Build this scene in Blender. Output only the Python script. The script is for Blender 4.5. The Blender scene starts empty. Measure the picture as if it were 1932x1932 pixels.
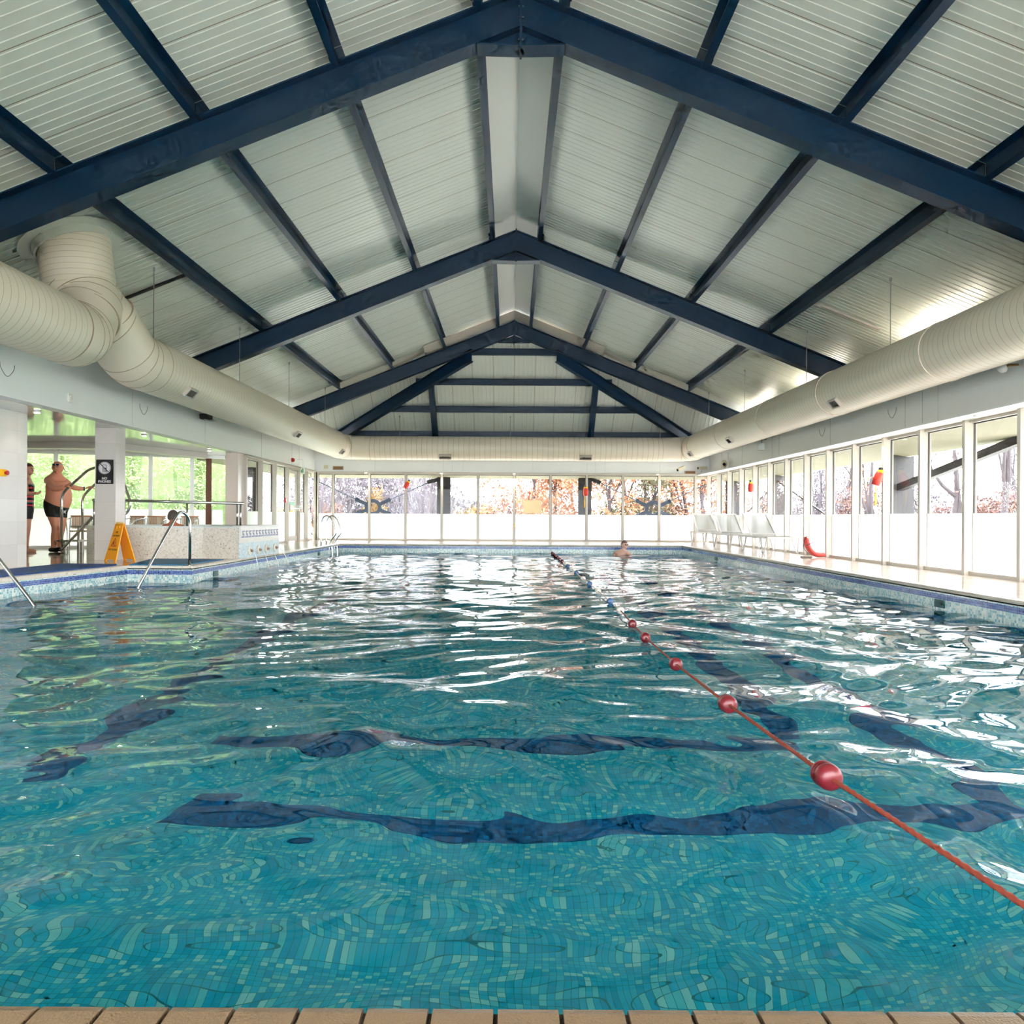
import bpy, bmesh, math, random
import numpy as np
from mathutils import Vector, Matrix, noise
random.seed(7)
PI = math.pi
sc = bpy.context.scene
COL = sc.collection
E = 0.7            # eye height above the deck, metres

def W(px, py, Y):
    """point of the place seen at picture pixel (px,py) when it stands Y metres away"""
    dx, dy = px - 963, 976 - py
    c, s = math.cos(.006), math.sin(.006)
    return Vector(((dx*c - dy*s)/1460*Y, Y, (dx*s + dy*c)/1460*Y + E))

# ------------------------------------------------------------ materials
def lin(c):
    return tuple(((v/255)/12.92 if v/255 <= .04045 else ((v/255+.055)/1.055)**2.4) for v in c)
MATS = {}
def mat(name, col=(200,200,200), rough=.5, metal=0, spec=.5, bump=None, var=None, coat=0, emit=None):
    if name in MATS: return MATS[name]
    m = bpy.data.materials.new(name); m.use_nodes = True
    nt = m.node_tree; b = nt.nodes['Principled BSDF']
    c = lin(col)
    b.inputs['Base Color'].default_value = (*c, 1)
    b.inputs['Roughness'].default_value = rough
    b.inputs['Metallic'].default_value = metal
    b.inputs['Specular IOR Level'].default_value = spec
    b.inputs['Coat Weight'].default_value = coat
    if emit:
        b.inputs['Emission Color'].default_value = (*lin(emit[0]), 1)
        b.inputs['Emission Strength'].default_value = emit[1]
    geo = nt.nodes.new('ShaderNodeNewGeometry')
    if var:   # (scale, amount): soft mottling of the colour
        n = nt.nodes.new('ShaderNodeTexNoise'); n.inputs['Scale'].default_value = var[0]; n.inputs['Detail'].default_value = 4
        nt.links.new(geo.outputs['Position'], n.inputs['Vector'])
        mx = nt.nodes.new('ShaderNodeMix'); mx.data_type = 'RGBA'
        mx.inputs['A'].default_value = (*[v*(1-var[1]) for v in c], 1)
        mx.inputs['B'].default_value = (*[min(1, v*(1+var[1])) for v in c], 1)
        nt.links.new(n.outputs['Fac'], mx.inputs['Factor'])
        nt.links.new(mx.outputs['Result'], b.inputs['Base Color'])
    if bump:  # (scale, strength)
        n2 = nt.nodes.new('ShaderNodeTexNoise'); n2.inputs['Scale'].default_value = bump[0]; n2.inputs['Detail'].default_value = 3
        nt.links.new(geo.outputs['Position'], n2.inputs['Vector'])
        bp = nt.nodes.new('ShaderNodeBump'); bp.inputs['Strength'].default_value = bump[1]; bp.inputs['Distance'].default_value = .01
        nt.links.new(n2.outputs['Fac'], bp.inputs['Height']); nt.links.new(bp.outputs['Normal'], b.inputs['Normal'])
    MATS[name] = m
    return m

def grid_mat(name, axes, size, cols, grout, gw=.06, rough=.25, offs=0, spec=.5, probs=None, size2=None, bump=0):
    """square tiles laid by world position: a random pick of cols for each tile, grout lines between"""
    if name in MATS: return MATS[name]
    m = bpy.data.materials.new(name); m.use_nodes = True; nt = m.node_tree; N = nt.nodes; L = nt.links
    b = N['Principled BSDF']; b.inputs['Roughness'].default_value = rough; b.inputs['Specular IOR Level'].default_value = spec
    geo = N.new('ShaderNodeNewGeometry'); sp = N.new('ShaderNodeSeparateXYZ'); L.new(geo.outputs['Position'], sp.inputs[0])
    fr, fl = [], []
    for k, ax in enumerate(axes):
        d = N.new('ShaderNodeMath'); d.operation = 'MULTIPLY_ADD'; d.inputs[1].default_value = 1/((size2 if k and size2 else size)); d.inputs[2].default_value = offs
        L.new(sp.outputs['XYZ'.index(ax)], d.inputs[0])
        f = N.new('ShaderNodeMath'); f.operation = 'FRACT'; L.new(d.outputs[0], f.inputs[0]); fr.append(f)
        g = N.new('ShaderNodeMath'); g.operation = 'FLOOR'; L.new(d.outputs[0], g.inputs[0]); fl.append(g)
    cb = N.new('ShaderNodeCombineXYZ'); L.new(fl[0].outputs[0], cb.inputs[0]); L.new(fl[1].outputs[0], cb.inputs[1])
    wn = N.new('ShaderNodeTexWhiteNoise'); wn.noise_dimensions = '3D'; L.new(cb.outputs[0], wn.inputs['Vector'])
    cr = N.new('ShaderNodeValToRGB'); cr.color_ramp.interpolation = 'CONSTANT'
    els = cr.color_ramp.elements
    while len(els) < len(cols): els.new(.5)
    acc = 0
    pr = probs or [1/len(cols)]*len(cols)
    for k, c in enumerate(cols):
        els[k].position = acc; acc += pr[k]; els[k].color = (*lin(c), 1)
    L.new(wn.outputs['Value'], cr.inputs[0])
    mn = []
    for k, f in enumerate(fr):
        c = N.new('ShaderNodeMath'); c.operation = 'LESS_THAN'; c.inputs[1].default_value = gw if not(k and size2) else gw*size/size2; L.new(f.outputs[0], c.inputs[0]); mn.append(c)
    mx = N.new('ShaderNodeMath'); mx.operation = 'MAXIMUM'; L.new(mn[0].outputs[0], mx.inputs[0]); L.new(mn[1].outputs[0], mx.inputs[1])
    mix = N.new('ShaderNodeMix'); mix.data_type = 'RGBA'; mix.inputs['B'].default_value = (*lin(grout), 1)
    L.new(cr.outputs[0], mix.inputs['A']); L.new(mx.outputs[0], mix.inputs['Factor']); L.new(mix.outputs['Result'], b.inputs['Base Color'])
    if bump:
        n2 = N.new('ShaderNodeTexNoise'); n2.inputs['Scale'].default_value = 2.2; n2.inputs['Detail'].default_value = 2
        L.new(geo.outputs['Position'], n2.inputs['Vector'])
        bp = N.new('ShaderNodeBump'); bp.inputs['Strength'].default_value = bump; bp.inputs['Distance'].default_value = .02
        L.new(n2.outputs['Fac'], bp.inputs['Height']); L.new(bp.outputs['Normal'], b.inputs['Normal'])
    MATS[name] = m
    return m

def glass_mat():
    if 'glass' in MATS: return MATS['glass']
    m = bpy.data.materials.new('window_glass'); m.use_nodes = True; nt = m.node_tree; N = nt.nodes; L = nt.links
    N.remove(N['Principled BSDF']); out = N['Material Output']
    t = N.new('ShaderNodeBsdfTransparent'); t.inputs[0].default_value = (.93,.95,.94,1)
    g = N.new('ShaderNodeBsdfGlossy'); g.inputs['Roughness'].default_value = .01; g.inputs['Color'].default_value = (.9,.9,.9,1)
    fr0 = N.new('ShaderNodeFresnel'); fr0.inputs['IOR'].default_value = 1.2
    ge = N.new('ShaderNodeNewGeometry'); iv = N.new('ShaderNodeMath'); iv.operation = 'SUBTRACT'; iv.inputs[0].default_value = 1; L.new(ge.outputs['Backfacing'], iv.inputs[1])
    fr = N.new('ShaderNodeMath'); fr.operation = 'MULTIPLY'; L.new(fr0.outputs[0], fr.inputs[0]); L.new(iv.outputs[0], fr.inputs[1])
    mx = N.new('ShaderNodeMixShader'); L.new(fr.outputs[0], mx.inputs[0]); L.new(t.outputs[0], mx.inputs[1]); L.new(g.outputs[0], mx.inputs[2])
    L.new(mx.outputs[0], out.inputs[0]); MATS['glass'] = m; return m
def frost_mat():
    if 'frost' in MATS: return MATS['frost']
    m = bpy.data.materials.new('frosted_film'); m.use_nodes = True; nt = m.node_tree; N = nt.nodes; L = nt.links
    N.remove(N['Principled BSDF']); out = N['Material Output']
    t = N.new('ShaderNodeBsdfTranslucent'); t.inputs[0].default_value = (.80,.81,.80,1)
    g = N.new('ShaderNodeBsdfDiffuse'); g.inputs['Color'].default_value = (.8,.82,.82,1)
    mx = N.new('ShaderNodeMixShader'); mx.inputs[0].default_value = .15; L.new(t.outputs[0], mx.inputs[1]); L.new(g.outputs[0], mx.inputs[2])
    L.new(mx.outputs[0], out.inputs[0]); MATS['frost'] = m; return m

# ------------------------------------------------------------ mesh builder
class MB:
    def __init__(s): s.v = []; s.f = []; s.m = []
    def add(s, vs, fs, mi=0):
        o = len(s.v); s.v += [Vector(p) for p in vs]
        s.f += [tuple(i+o for i in f) for f in fs]; s.m += [mi]*len(fs); return s
    def box(s, x0,x1,y0,y1,z0,z1, mi=0):
        v = [(x,y,z) for z in (z0,z1) for y in (y0,y1) for x in (x0,x1)]
        return s.add(v, [(0,2,3,1),(4,5,7,6),(0,1,5,4),(2,6,7,3),(0,4,6,2),(1,3,7,5)], mi)
    def rbox(s, x0,x1,y0,y1,z0,z1, r=.01, mi=0):
        bm = bmesh.new(); bmesh.ops.create_cube(bm, size=1)
        for v in bm.verts: v.co = Vector(((x0+x1)/2+v.co.x*(x1-x0), (y0+y1)/2+v.co.y*(y1-y0), (z0+z1)/2+v.co.z*(z1-z0)))
        bmesh.ops.bevel(bm, geom=bm.edges[:], offset=r, segments=2, affect='EDGES')
        s.bm(bm, mi); return s
    def bm(s, bm, mi=0, M=None):
        bm.verts.index_update()
        s.add([(M @ v.co if M else v.co.copy()) for v in bm.verts], [tuple(v.index for v in f.verts) for f in bm.faces], mi); bm.free(); return s
    def bar(s, p, q, w, h, up=(0,0,1), mi=0):
        """box of width w (sideways) and height h (along up) from p to q"""
        p, q = Vector(p), Vector(q); d = (q-p).normalized(); up = Vector(up)
        sd = d.cross(up)
        if sd.length < 1e-5: sd = d.cross(Vector((1,0,0)))
        sd.normalize(); u = sd.cross(d).normalized()
        v = [c + sd*a*w/2 + u*b*h/2 for c in (p,q) for b in (-1,1) for a in (-1,1)]
        return s.add(v, [(0,1,3,2),(4,6,7,5),(0,4,5,1),(2,3,7,6),(0,2,6,4),(1,5,7,3)], mi)
    def tube(s, pts, r, n=10, mi=0, caps=True, lobes=0, twist=0, amp=0):
        pts = [Vector(p) for p in pts]; R = r if isinstance(r,(list,tuple)) else [r]*len(pts)
        o = []; ref = None
        for i, p in enumerate(pts):
            a = pts[max(0,i-1)]; b = pts[min(len(pts)-1,i+1)]; d = (b-a).normalized()
            if ref is None:
                ref = d.orthogonal().normalized()
            ref = (ref - d*ref.dot(d)).normalized(); sd = d.cross(ref)
            for k in range(n):
                t = 2*PI*k/n; rr = R[i]
                if lobes: rr *= 1+amp*math.cos(lobes*(t - twist*i))
                o.append(p + (ref*math.cos(t)+sd*math.sin(t))*rr)
        f = [(i*n+k, i*n+(k+1)%n, (i+1)*n+(k+1)%n, (i+1)*n+k) for i in range(len(pts)-1) for k in range(n)]
        if caps: f += [tuple(range(n))[::-1], tuple(range((len(pts)-1)*n, len(pts)*n))]
        return s.add(o, f, mi)
    def lathe(s, prof, c=(0,0,0), axis=(0,0,1), n=20, mi=0, caps=None):
        """prof: list of (radius, height along axis)"""
        c = Vector(c); a = Vector(axis).normalized(); u = a.orthogonal().normalized(); w = a.cross(u)
        o = [c + a*h + (u*math.cos(2*PI*k/n)+w*math.sin(2*PI*k/n))*max(r,1e-4) for r,h in prof for k in range(n)]
        f = [(i*n+k, i*n+(k+1)%n, (i+1)*n+(k+1)%n, (i+1)*n+k) for i in range(len(prof)-1) for k in range(n)]
        hollow = prof[0]==prof[-1] or (caps is False)
        if not hollow: f += [tuple(range(n))[::-1], tuple(range((len(prof)-1)*n, len(prof)*n))]
        return s.add(o, f, mi)
    def prism(s, poly, z0, z1, mi=0):
        n = len(poly)
        v = [(x,y,z0) for x,y in poly]+[(x,y,z1) for x,y in poly]
        f = [tuple(range(n))[::-1], tuple(range(n,2*n))]+[(i,(i+1)%n,n+(i+1)%n,n+i) for i in range(n)]
        return s.add(v, f, mi)
    def extrude(s, poly, d, mi=0):
        """poly: 3D points, d: vector"""
        n = len(poly); poly = [Vector(p) for p in poly]; d = Vector(d)
        return s.add(poly+[p+d for p in poly], [tuple(range(n))[::-1], tuple(range(n,2*n))]+[(i,(i+1)%n,n+(i+1)%n,n+i) for i in range(n)], mi)
    def sphere(s, c, r, nu=16, nv=10, mi=0, M=None):
        c = Vector(c); r = Vector(r) if isinstance(r,(tuple,list,Vector)) else Vector((r,r,r))
        bm = bmesh.new(); bmesh.ops.create_uvsphere(bm, u_segments=nu, v_segments=nv, radius=1)
        T = Matrix.Translation(c) @ (M.to_4x4() if M else Matrix()) @ Matrix.Diagonal((*r,1))
        return s.bm(bm, mi, T)
    def obj(s, me):   # take an evaluated mesh's geometry
        return s
    def xf(s, M):
        s.v = [M @ p for p in s.v]; return s
    def build(s, name, mats, parent=None, smooth=False, ang=None, fix=True):
        me = bpy.data.meshes.new(name)
        mats = mats if isinstance(mats,(list,tuple)) else [mats]
        par = Vector((0,0,0)); q = parent
        while q is not None: par += q.location; q = q.parent
        if parent is None:
            xs = [p.x for p in s.v]; ys = [p.y for p in s.v]; zs = [p.z for p in s.v]
            org = Vector(((min(xs)+max(xs))/2, (min(ys)+max(ys))/2, min(zs)))
        else: org = par
        me.from_pydata([p-org for p in s.v], [], s.f)
        for m in mats: me.materials.append(m)
        me.polygons.foreach_set('material_index', s.m)
        me.validate()
        if fix:
            bm = bmesh.new(); bm.from_mesh(me); bmesh.ops.recalc_face_normals(bm, faces=bm.faces[:]); bm.to_mesh(me); bm.free()
        if smooth or ang:
            me.polygons.foreach_set('use_smooth', [True]*len(me.polygons))
            if ang: me.set_sharp_from_angle(angle=math.radians(ang))
        me.update()
        o = bpy.data.objects.new(name, me); COL.objects.link(o)
        if parent is None: o.location = org
        else: o.parent = parent
        return o

def tag(o, label=None, cat=None, group=None, kind=None):
    if label: o['label'] = label
    if cat: o['category'] = cat
    if group: o['group'] = group
    if kind: o['kind'] = kind
    return o
def thing(name, label, cat, loc=(0,0,0), group=None, kind=None):
    o = bpy.data.objects.new(name, None); COL.objects.link(o); o.location = loc; o.empty_display_size = .1
    return tag(o, label, cat, group, kind)
def struct(name, mb, mats, smooth=False, ang=None, label=None, parent=None):
    o = mb.build(name, mats, parent, smooth, ang); o['kind'] = 'structure'
    if label: o['label'] = label
    return o
def dup(root, loc, rz=0, label=None, group=None, scale=None):
    r = root.copy(); COL.objects.link(r); r.location = loc; r.rotation_euler = (0,0,rz)
    if scale: r.scale = (scale,)*3
    if label: r['label'] = label
    if group: r['group'] = group
    for ch in list(root.children):
        c = ch.copy(); COL.objects.link(c); c.parent = r
        for g in ch.children:
            d = g.copy(); COL.objects.link(d); d.parent = c
    return r
def flat(outlines, depth=0.002):
    """MB of a flat filled shape with holes: outlines = lists of (x,y); lies in XZ plane, facing -Y"""
    cu = bpy.data.curves.new('t', 'CURVE'); cu.dimensions = '2D'; cu.fill_mode = 'BOTH'; cu.extrude = depth/2
    for ol in outlines:
        sp = cu.splines.new('POLY'); sp.points.add(len(ol)-1)
        for p,(x,y) in zip(sp.points, ol): p.co = (x,y,0,1)
        sp.use_cyclic_u = True
    return _cv(cu)
def text(body, size, depth=.002, bold=.0, space=1):
    cu = bpy.data.curves.new('t', 'FONT'); cu.body = body; cu.size = size; cu.align_x = 'CENTER'; cu.align_y = 'CENTER'
    cu.extrude = depth/2; cu.offset = bold; cu.space_character = space; cu.resolution_u = 3
    return _cv(cu)
def _cv(cu):
    o = bpy.data.objects.new('t', cu); COL.objects.link(o)
    dg = bpy.context.evaluated_depsgraph_get(); dg.update()
    me = bpy.data.meshes.new_from_object(o.evaluated_get(dg))
    mb = MB(); R = Matrix.Rotation(PI/2, 4, 'X')
    mb.add([R @ v.co for v in me.vertices], [tuple(p.vertices) for p in me.polygons])
    bpy.data.objects.remove(o); bpy.data.curves.remove(cu); bpy.data.meshes.remove(me)
    return mb
def circ(r, n=28, cx=0, cy=0, a0=0): return [(cx+r*math.cos(a0+2*PI*k/n), cy+r*math.sin(a0+2*PI*k/n)) for k in range(n)]
def smooth_path(pts, n=6):
    pts = [Vector(p) for p in pts]; out = []
    P = [pts[0]*2-pts[1]] + pts + [pts[-1]*2-pts[-2]]
    for i in range(1, len(P)-2):
        a,b,c,d = P[i-1],P[i],P[i+1],P[i+2]
        for k in range(n):
            t = k/n
            out.append(.5*((2*b)+(c-a)*t+(2*a-5*b+4*c-d)*t*t+(3*b-a-3*c+d)*t**3))
    out.append(pts[-1]); return out
def fillet(pts, r, n=5):
    """polyline with its inner corners rounded to radius about r"""
    pts = [Vector(p) for p in pts]; out = [pts[0]]
    for i in range(1,len(pts)-1):
        a,b,c = pts[i-1],pts[i],pts[i+1]; d1=(a-b); d2=(c-b); rr=min(r,d1.length*.49,d2.length*.49)
        p=b+d1.normalized()*rr; q=b+d2.normalized()*rr
        for k in range(n+1):
            t=k/n; out.append((1-t)**2*p+2*t*(1-t)*b+t*t*q)
    out.append(pts[-1]); return out

# the palette
M_white = mat('white_paint', (232,230,226), .45, var=(1.5,.03))
M_fascia = mat('white_fascia_panel', (238,239,238), .4, var=(.8,.03))
M_frame = mat('cream_window_frame', (192,182,171), .35)
M_dgasket = mat('brown_window_gasket', (70,62,60), .5)
M_blue = mat('navy_steel_paint', (1,43,70), .36, var=(3,.05), bump=(400,.1))
M_black = mat('black_plastic', (22,22,24), .4)
M_chrome = mat('polished_steel', (205,203,200), .18, metal=1)
M_dseam = mat('duct_seam', (168,146,120), .5)
M_duct = mat('cream_duct_paint', (226,213,194), .38, var=(2,.05))
M_joint = mat('dark_joint', (176,168,160), .8)
M_deck = grid_mat('cream_deck_tile', 'XY', .2, [(216,200,186),(210,194,181),(220,205,192)], (205,190,178), .03, rough=.16, bump=.1)
M_alcove = grid_mat('wet_beige_tile', 'XY', .3, [(236,222,206),(228,214,198),(240,228,214)], (180,160,145), .02, rough=.06, bump=.25)
M_nearcop = mat('beige_coping_tile', (128,104,80), .3, var=(9,.12), bump=(250,.2))
M_walltile = grid_mat('marbled_wall_tile', 'YZ', .6, [(226,220,216),(222,216,212),(229,224,219)], (208,200,196), .006, rough=.2, size2=.3)
M_walltile_x = grid_mat('marbled_wall_tile_front', 'XZ', .6, [(212,204,199),(208,201,196)], (192,184,180), .006, rough=.2, size2=.3)
PALE = [(205,222,222),(150,190,200),(228,232,226),(120,172,188),(186,212,214)]
M_mosY = grid_mat('pale_mosaic_side', 'YZ', .025, PALE, (225,225,215), .1, rough=.15)
M_mosX = grid_mat('pale_mosaic_end', 'XZ', .025, PALE, (225,225,215), .1, rough=.15)
BL = [(40,70,150),(28,52,130),(60,90,170),(80,110,180)]
M_bandY = grid_mat('blue_mosaic_side', 'YZ', .025, BL, (150,165,195), .1, rough=.15)
M_bandX = grid_mat('blue_mosaic_end', 'XZ', .025, BL, (150,165,195), .1, rough=.15)
TQ = [(48,210,244),(20,194,234),(132,234,246),(70,216,246),(192,248,252)]
TP = [.32,.26,.14,.18,.10]
M_floor = grid_mat('turquoise_floor_mosaic', 'XY', .025, TQ, (36,150,170), .07, rough=.4, probs=TP)
M_uwY = grid_mat('turquoise_side_mosaic', 'YZ', .025, TQ, (36,150,170), .07, rough=.4, probs=TP)
M_uwX = grid_mat('turquoise_end_mosaic', 'XZ', .025, TQ, (36,150,170), .07, rough=.4, probs=TP)
M_mark = grid_mat('navy_floor_mosaic', 'XY', .025, [(2,116,186),(0,100,166),(6,130,200)], (20,90,160), .08, rough=.4)
GB = [(212,202,190),(200,188,174),(218,209,198),(186,170,154),(140,122,108)]
M_spaX = grid_mat('beige_mosaic_front', 'XZ', .02, GB, (222,212,200), .12, rough=.3, probs=[.36,.31,.26,.06,.01])
# ============================================================ THE POOL
WZ = -.22; PD = -1.3
XR, XL, YF, YN = 4.42, -4.38, 19.87, 1.12
OUT = [(XR,YN),(XR,YF),(XL,YF),(XL,10.65),(-5.27,10.65),(-5.6,7.9),(-5.6,YN)]
mb = MB()
mb.add([(x,y,PD) for x,y in OUT], [tuple(range(len(OUT)))], 0)
for i in range(len(OUT)):
    a, b = OUT[i], OUT[(i+1)%len(OUT)]
    side = abs(a[1]-b[1]) > abs(a[0]-b[0])
    up, band, lo = (1,3,5) if side else (2,4,6)
    for z0,z1,mi in ((-.03,-.06,up),(-.06,-.115,band),(-.115,-.3,up),(-.3,PD,lo)):
        mb.add([(a[0],a[1],z0),(b[0],b[1],z0),(b[0],b[1],z1),(a[0],a[1],z1)], [(0,1,2,3)], mi)
def strip(x0,x1,y0,y1): mb.box(x0,x1,y0,y1,PD+.001,PD+.006,7)
STRIPS = [(-1.47,2.3,3.28,3.48),(-1.62,1.6,4.15,4.34),(-2.33,-2.14,3.7,14),(2.12,2.31,3.48,14),(1.5,1.69,4.34,14)]
for s_ in STRIPS: strip(*s_)
o = mb.build('pool_basin', [M_floor,M_mosY,M_mosX,M_bandY,M_bandX,M_uwY,M_uwX,M_mark], fix=False)
tag(o, kind='structure'); o['label'] = 'sunken pool basin lined with turquoise mosaic and navy marker lines'

# the water: a real wavy sheet, finer towards the viewer
def water():
    ny, nx = 620, 420
    t = np.linspace(0,1,ny); Y = 1.1*(YF+.02-0)**0 * np.exp(t*math.log((YF+.02)/1.1)); Y[0] = 1.1
    X = np.linspace(-5.62, XR+.01, nx)
    XX, YY = np.meshgrid(X, Y)
    rng = np.random.RandomState(5); H = np.zeros_like(XX)
    # slow domain warp so crests curl instead of running straight
    wx = XX + .18*np.sin(1.7*YY+.6*XX+1) + .10*np.sin(2.9*XX-1.3*YY)
    wy = YY + .16*np.sin(1.5*XX-.8*YY+2) + .09*np.sin(3.1*YY+1.1*XX+.5)
    for L_, amp, nn in ((1.9,.0034,5),(1.1,.0036,7),(.62,.0023,9),(.36,.0015,10),(.2,.00045,12)):
        for k in range(nn):
            th = rng.uniform(-1.25,1.25) + PI/2 if rng.rand()<.72 else rng.uniform(0,2*PI)
            lam = L_*rng.uniform(.75,1.3); kx, ky = math.cos(th)*2*PI/lam, math.sin(th)*2*PI/lam
            H += amp*math.sqrt(5/nn)*np.sin(kx*wx+ky*wy+rng.uniform(0,2*PI))
    H *= np.interp(YY, [0,3.5,11,20], [1.05,1,.88,.72])
    V = np.stack([XX, YY, WZ+H], -1).reshape(-1,3)
    idx = np.arange(ny*nx).reshape(ny,nx)
    F = np.stack([idx[:-1,:-1],idx[:-1,1:],idx[1:,1:],idx[1:,:-1]], -1).reshape(-1,4)
    me = bpy.data.meshes.new('pool_water')
    me.vertices.add(len(V)); me.vertices.foreach_set('co', V.ravel())
    me.loops.add(F.size); me.loops.foreach_set('vertex_index', F.ravel())
    me.polygons.add(len(F)); me.polygons.foreach_set('loop_start', np.arange(0,F.size,4))
    me.update(calc_edges=True); me.validate()
    me.polygons.foreach_set('use_smooth', [True]*len(me.polygons))
    m = bpy.data.materials.new('pool_water'); m.use_nodes = True; nt = m.node_tree; N = nt.nodes; L = nt.links
    N.remove(N['Principled BSDF'])
    r = N.new('ShaderNodeBsdfRefraction'); r.inputs['IOR'].default_value = 1.333; r.inputs['Roughness'].default_value = 0; r.inputs['Color'].default_value = (.71,1,1,1)
    g = N.new('ShaderNodeBsdfGlossy'); g.inputs['Roughness'].default_value = .0
    f = N.new('ShaderNodeFresnel'); f.inputs['IOR'].default_value = 1.333
    x = N.new('ShaderNodeMixShader'); L.new(f.outputs[0], x.inputs[0]); L.new(r.outputs[0], x.inputs[1]); L.new(g.outputs[0], x.inputs[2])
    L.new(x.outputs[0], N['Material Output'].inputs[0])
    me.materials.append(m)
    o = bpy.data.objects.new('pool_water', me); COL.objects.link(o)
    tag(o, 'rippling turquoise water filling the long indoor pool', 'water', kind='stuff')
water()

# ---- deck
DK = -.045
struct('floor', MB().prism([(XR,-3),(5.95,-3),(5.95,22.9),(XR,22.9)],DK,0)
   .prism([(XL,YF),(XR,YF),(XR,22.9),(XL,22.9)],DK,0)
   .prism([(-5.9,12.3),(XL,12.3),(XL,22.9),(-5.9,22.9)],DK,0)
   .prism([(-5.6,-3),(XR,-3),(XR,YN-.3),(-5.6,YN-.3)],DK,0)
   .prism([(-12,10.65),(XL,10.65),(XL,12.3),(-12,12.3)],DK,0,1)
   .prism([(-12,7.9),(-5.6,7.9),(-5.27,10.65),(-12,10.65)],DK,0,1)
   .prism([(-12,12.3),(-5.9,12.3),(-5.9,17.6),(-12,17.6)],DK,0,1)
   .prism([(-12,-3),(-5.6,-3),(-5.6,7.9),(-12,7.9)],DK,0,1), [M_deck, M_alcove], label='pale tiled pool deck, glossy beige where it is wet')
# coping strips round the far sides, slightly proud of the water edge
M_cop = grid_mat('pale_coping_tile', 'XY', .1, [(236,226,214),(230,219,206)], (205,192,178), .04, rough=.25)
cp = MB()
def cop(a, b, inward, w=.12):
    n = Vector((inward[0],inward[1],0))
    pr = [(.018,-.03),(.02,-.008),(.012,.004),(-w,.004),(-w,-.03)]
    A = [Vector((a[0],a[1],0))+n*u+Vector((0,0,v)) for u,v in pr]
    cp.extrude(A, Vector((b[0]-a[0], b[1]-a[1], 0)))
cop((XR,YN),(XR,YF),(-1,0)); cop((XL,YF),(XR,YF),(0,-1)); cop((XL,10.65),(XL,12.54),(1,0)); cop((XL,14.62),(XL,YF),(1,0))
cop((-5.27,10.65),(XL,10.65),(0,-1)); cop((-5.6,7.9),(-5.27,10.65),(.993,-.119)); cop((-5.6,YN),(-5.6,7.9),(1,0))
struct('trim_1', cp, M_cop, label='pale coping tiles edging the pool')
# the near edge: separate bull-nosed tiles with dark joints
nc = MB()
x = -.017-.0933*66
while x < XR+.05:
    x0, x1 = x+.0035, x+.0933-.0035
    pr = [(YN-.32,-.004),(YN-.022,-.004),(YN-.008,-.007),(YN,-.016),(YN,-.05),(YN-.32,-.05)]
    o_ = [(x0,y,z) for y,z in pr]; i_ = [(x1,y,z) for y,z in pr]
    nc.extrude(o_, (x1-x0,0,0)); x += .0933
nc.box(-5.9,XR+.1,YN-.32,YN-.008,-.06,-.014,1)
o = struct('trim_2', nc, [M_nearcop, mat('dark_grout',(70,58,48),.8)], label='beige coping tiles with dark joints along the near pool edge')

# ============================================================ WALLS, WINDOWS
HEADR, HEADF, HEADL = 1.965, 1.98, 2.045
FR = .785
wn = [0]
def bay(face, u0, u1, head, frost, at, fin, side, label, door=False, mull=.06, has=(1,1)):
    """one glazed bay. face 'Y': wall plane across the view at Y=at; face 'X': wall plane along the view at X=at.
    side: direction (+1/-1) towards the room along the plane normal"""
    wn[0] += 1
    def B(m, a0,a1,d0,d1,z0,z1,mi=0):
        lo, hi = sorted((at+side*d0, at+side*d1))
        if face == 'Y': m.box(a0,a1,lo,hi,z0,z1,mi)
        else: m.box(lo,hi,a0,a1,z0,z1,mi)
    f = MB(); h = mull/2
    if has[0]: B(f,u0-h,u0+h,-.05,fin,0,head)
    B(f,u0+h,u1-h,-.03,.04,head-.035,head); B(f,u0+h,u1-h,-.03,.05,0,.05)
    w = struct('window_%d'%wn[0], f, M_frame, label=label)
    g = MB(); B(g,u0+h,u1-h,-.006,.0,frost,head-.035); p = g.build('glass_pane', glass_mat(), w)
    g = MB(); B(g,u0+h,u1-h,-.006,.0,.05,frost); p = g.build('frosted_pane', frost_mat(), w); p['label'] = 'white frosted lower pane'
    g = MB()
    for a0,a1,z0,z1 in ((u0+h,u0+h+.012,.05,head-.035),(u1-h-.012,u1-h,.05,head-.035),(u0+h+.012,u1-h-.012,head-.05,head-.035)):
        B(g,a0,a1,-.028,-.008,z0,z1)
    g.build('gasket', M_dgasket, w)
    return w
MB_ = MB
# far wall (Y=22.85)
XS = [-5.7]+[.11+1.069*k for k in range(-5,6)]+[5.86]
for i in range(len(XS)-1):
    bay('Y', XS[i], XS[i+1], HEADF, FR, 22.85, .07, -1, 'far glazed bay, %s from the left corner' % ['first','second','third','fourth','fifth','sixth','seventh','eighth','ninth','tenth','eleventh','last'][i], has=(1,1))
f = MB().box(5.8,5.89,22.78,22.9,0,HEADF).box(-5.8,-5.7,22.78,22.9,0,HEADF); struct('trim_3', f, M_frame, label='corner posts of the far glazing')
f = MB().box(-5.9,5.95,22.8,23.0,HEADF,3.12)
for x in [-4.05,-.98,-.58,-.25,.09+.55*0+2.2,2.75,3.0,4.5][:0]: pass
def groove(mb, x0,x1,y0,y1,z0,z1): mb.box(x0,x1,y0,y1,z0,z1,1)
for x in (-4.0,-1.98,-1.72,-1.4,.65,2.25,2.5,2.78,4.4): groove(f, x-.0015,x+.0015,22.797,22.8,HEADF+.05,3.1)
f.box(-5.75,5.9,22.74,22.8,HEADF,HEADF+.035,2)
struct('wall_back', f, [M_fascia, M_joint, M_frame], label='white panelled fascia above the far windows')
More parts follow.
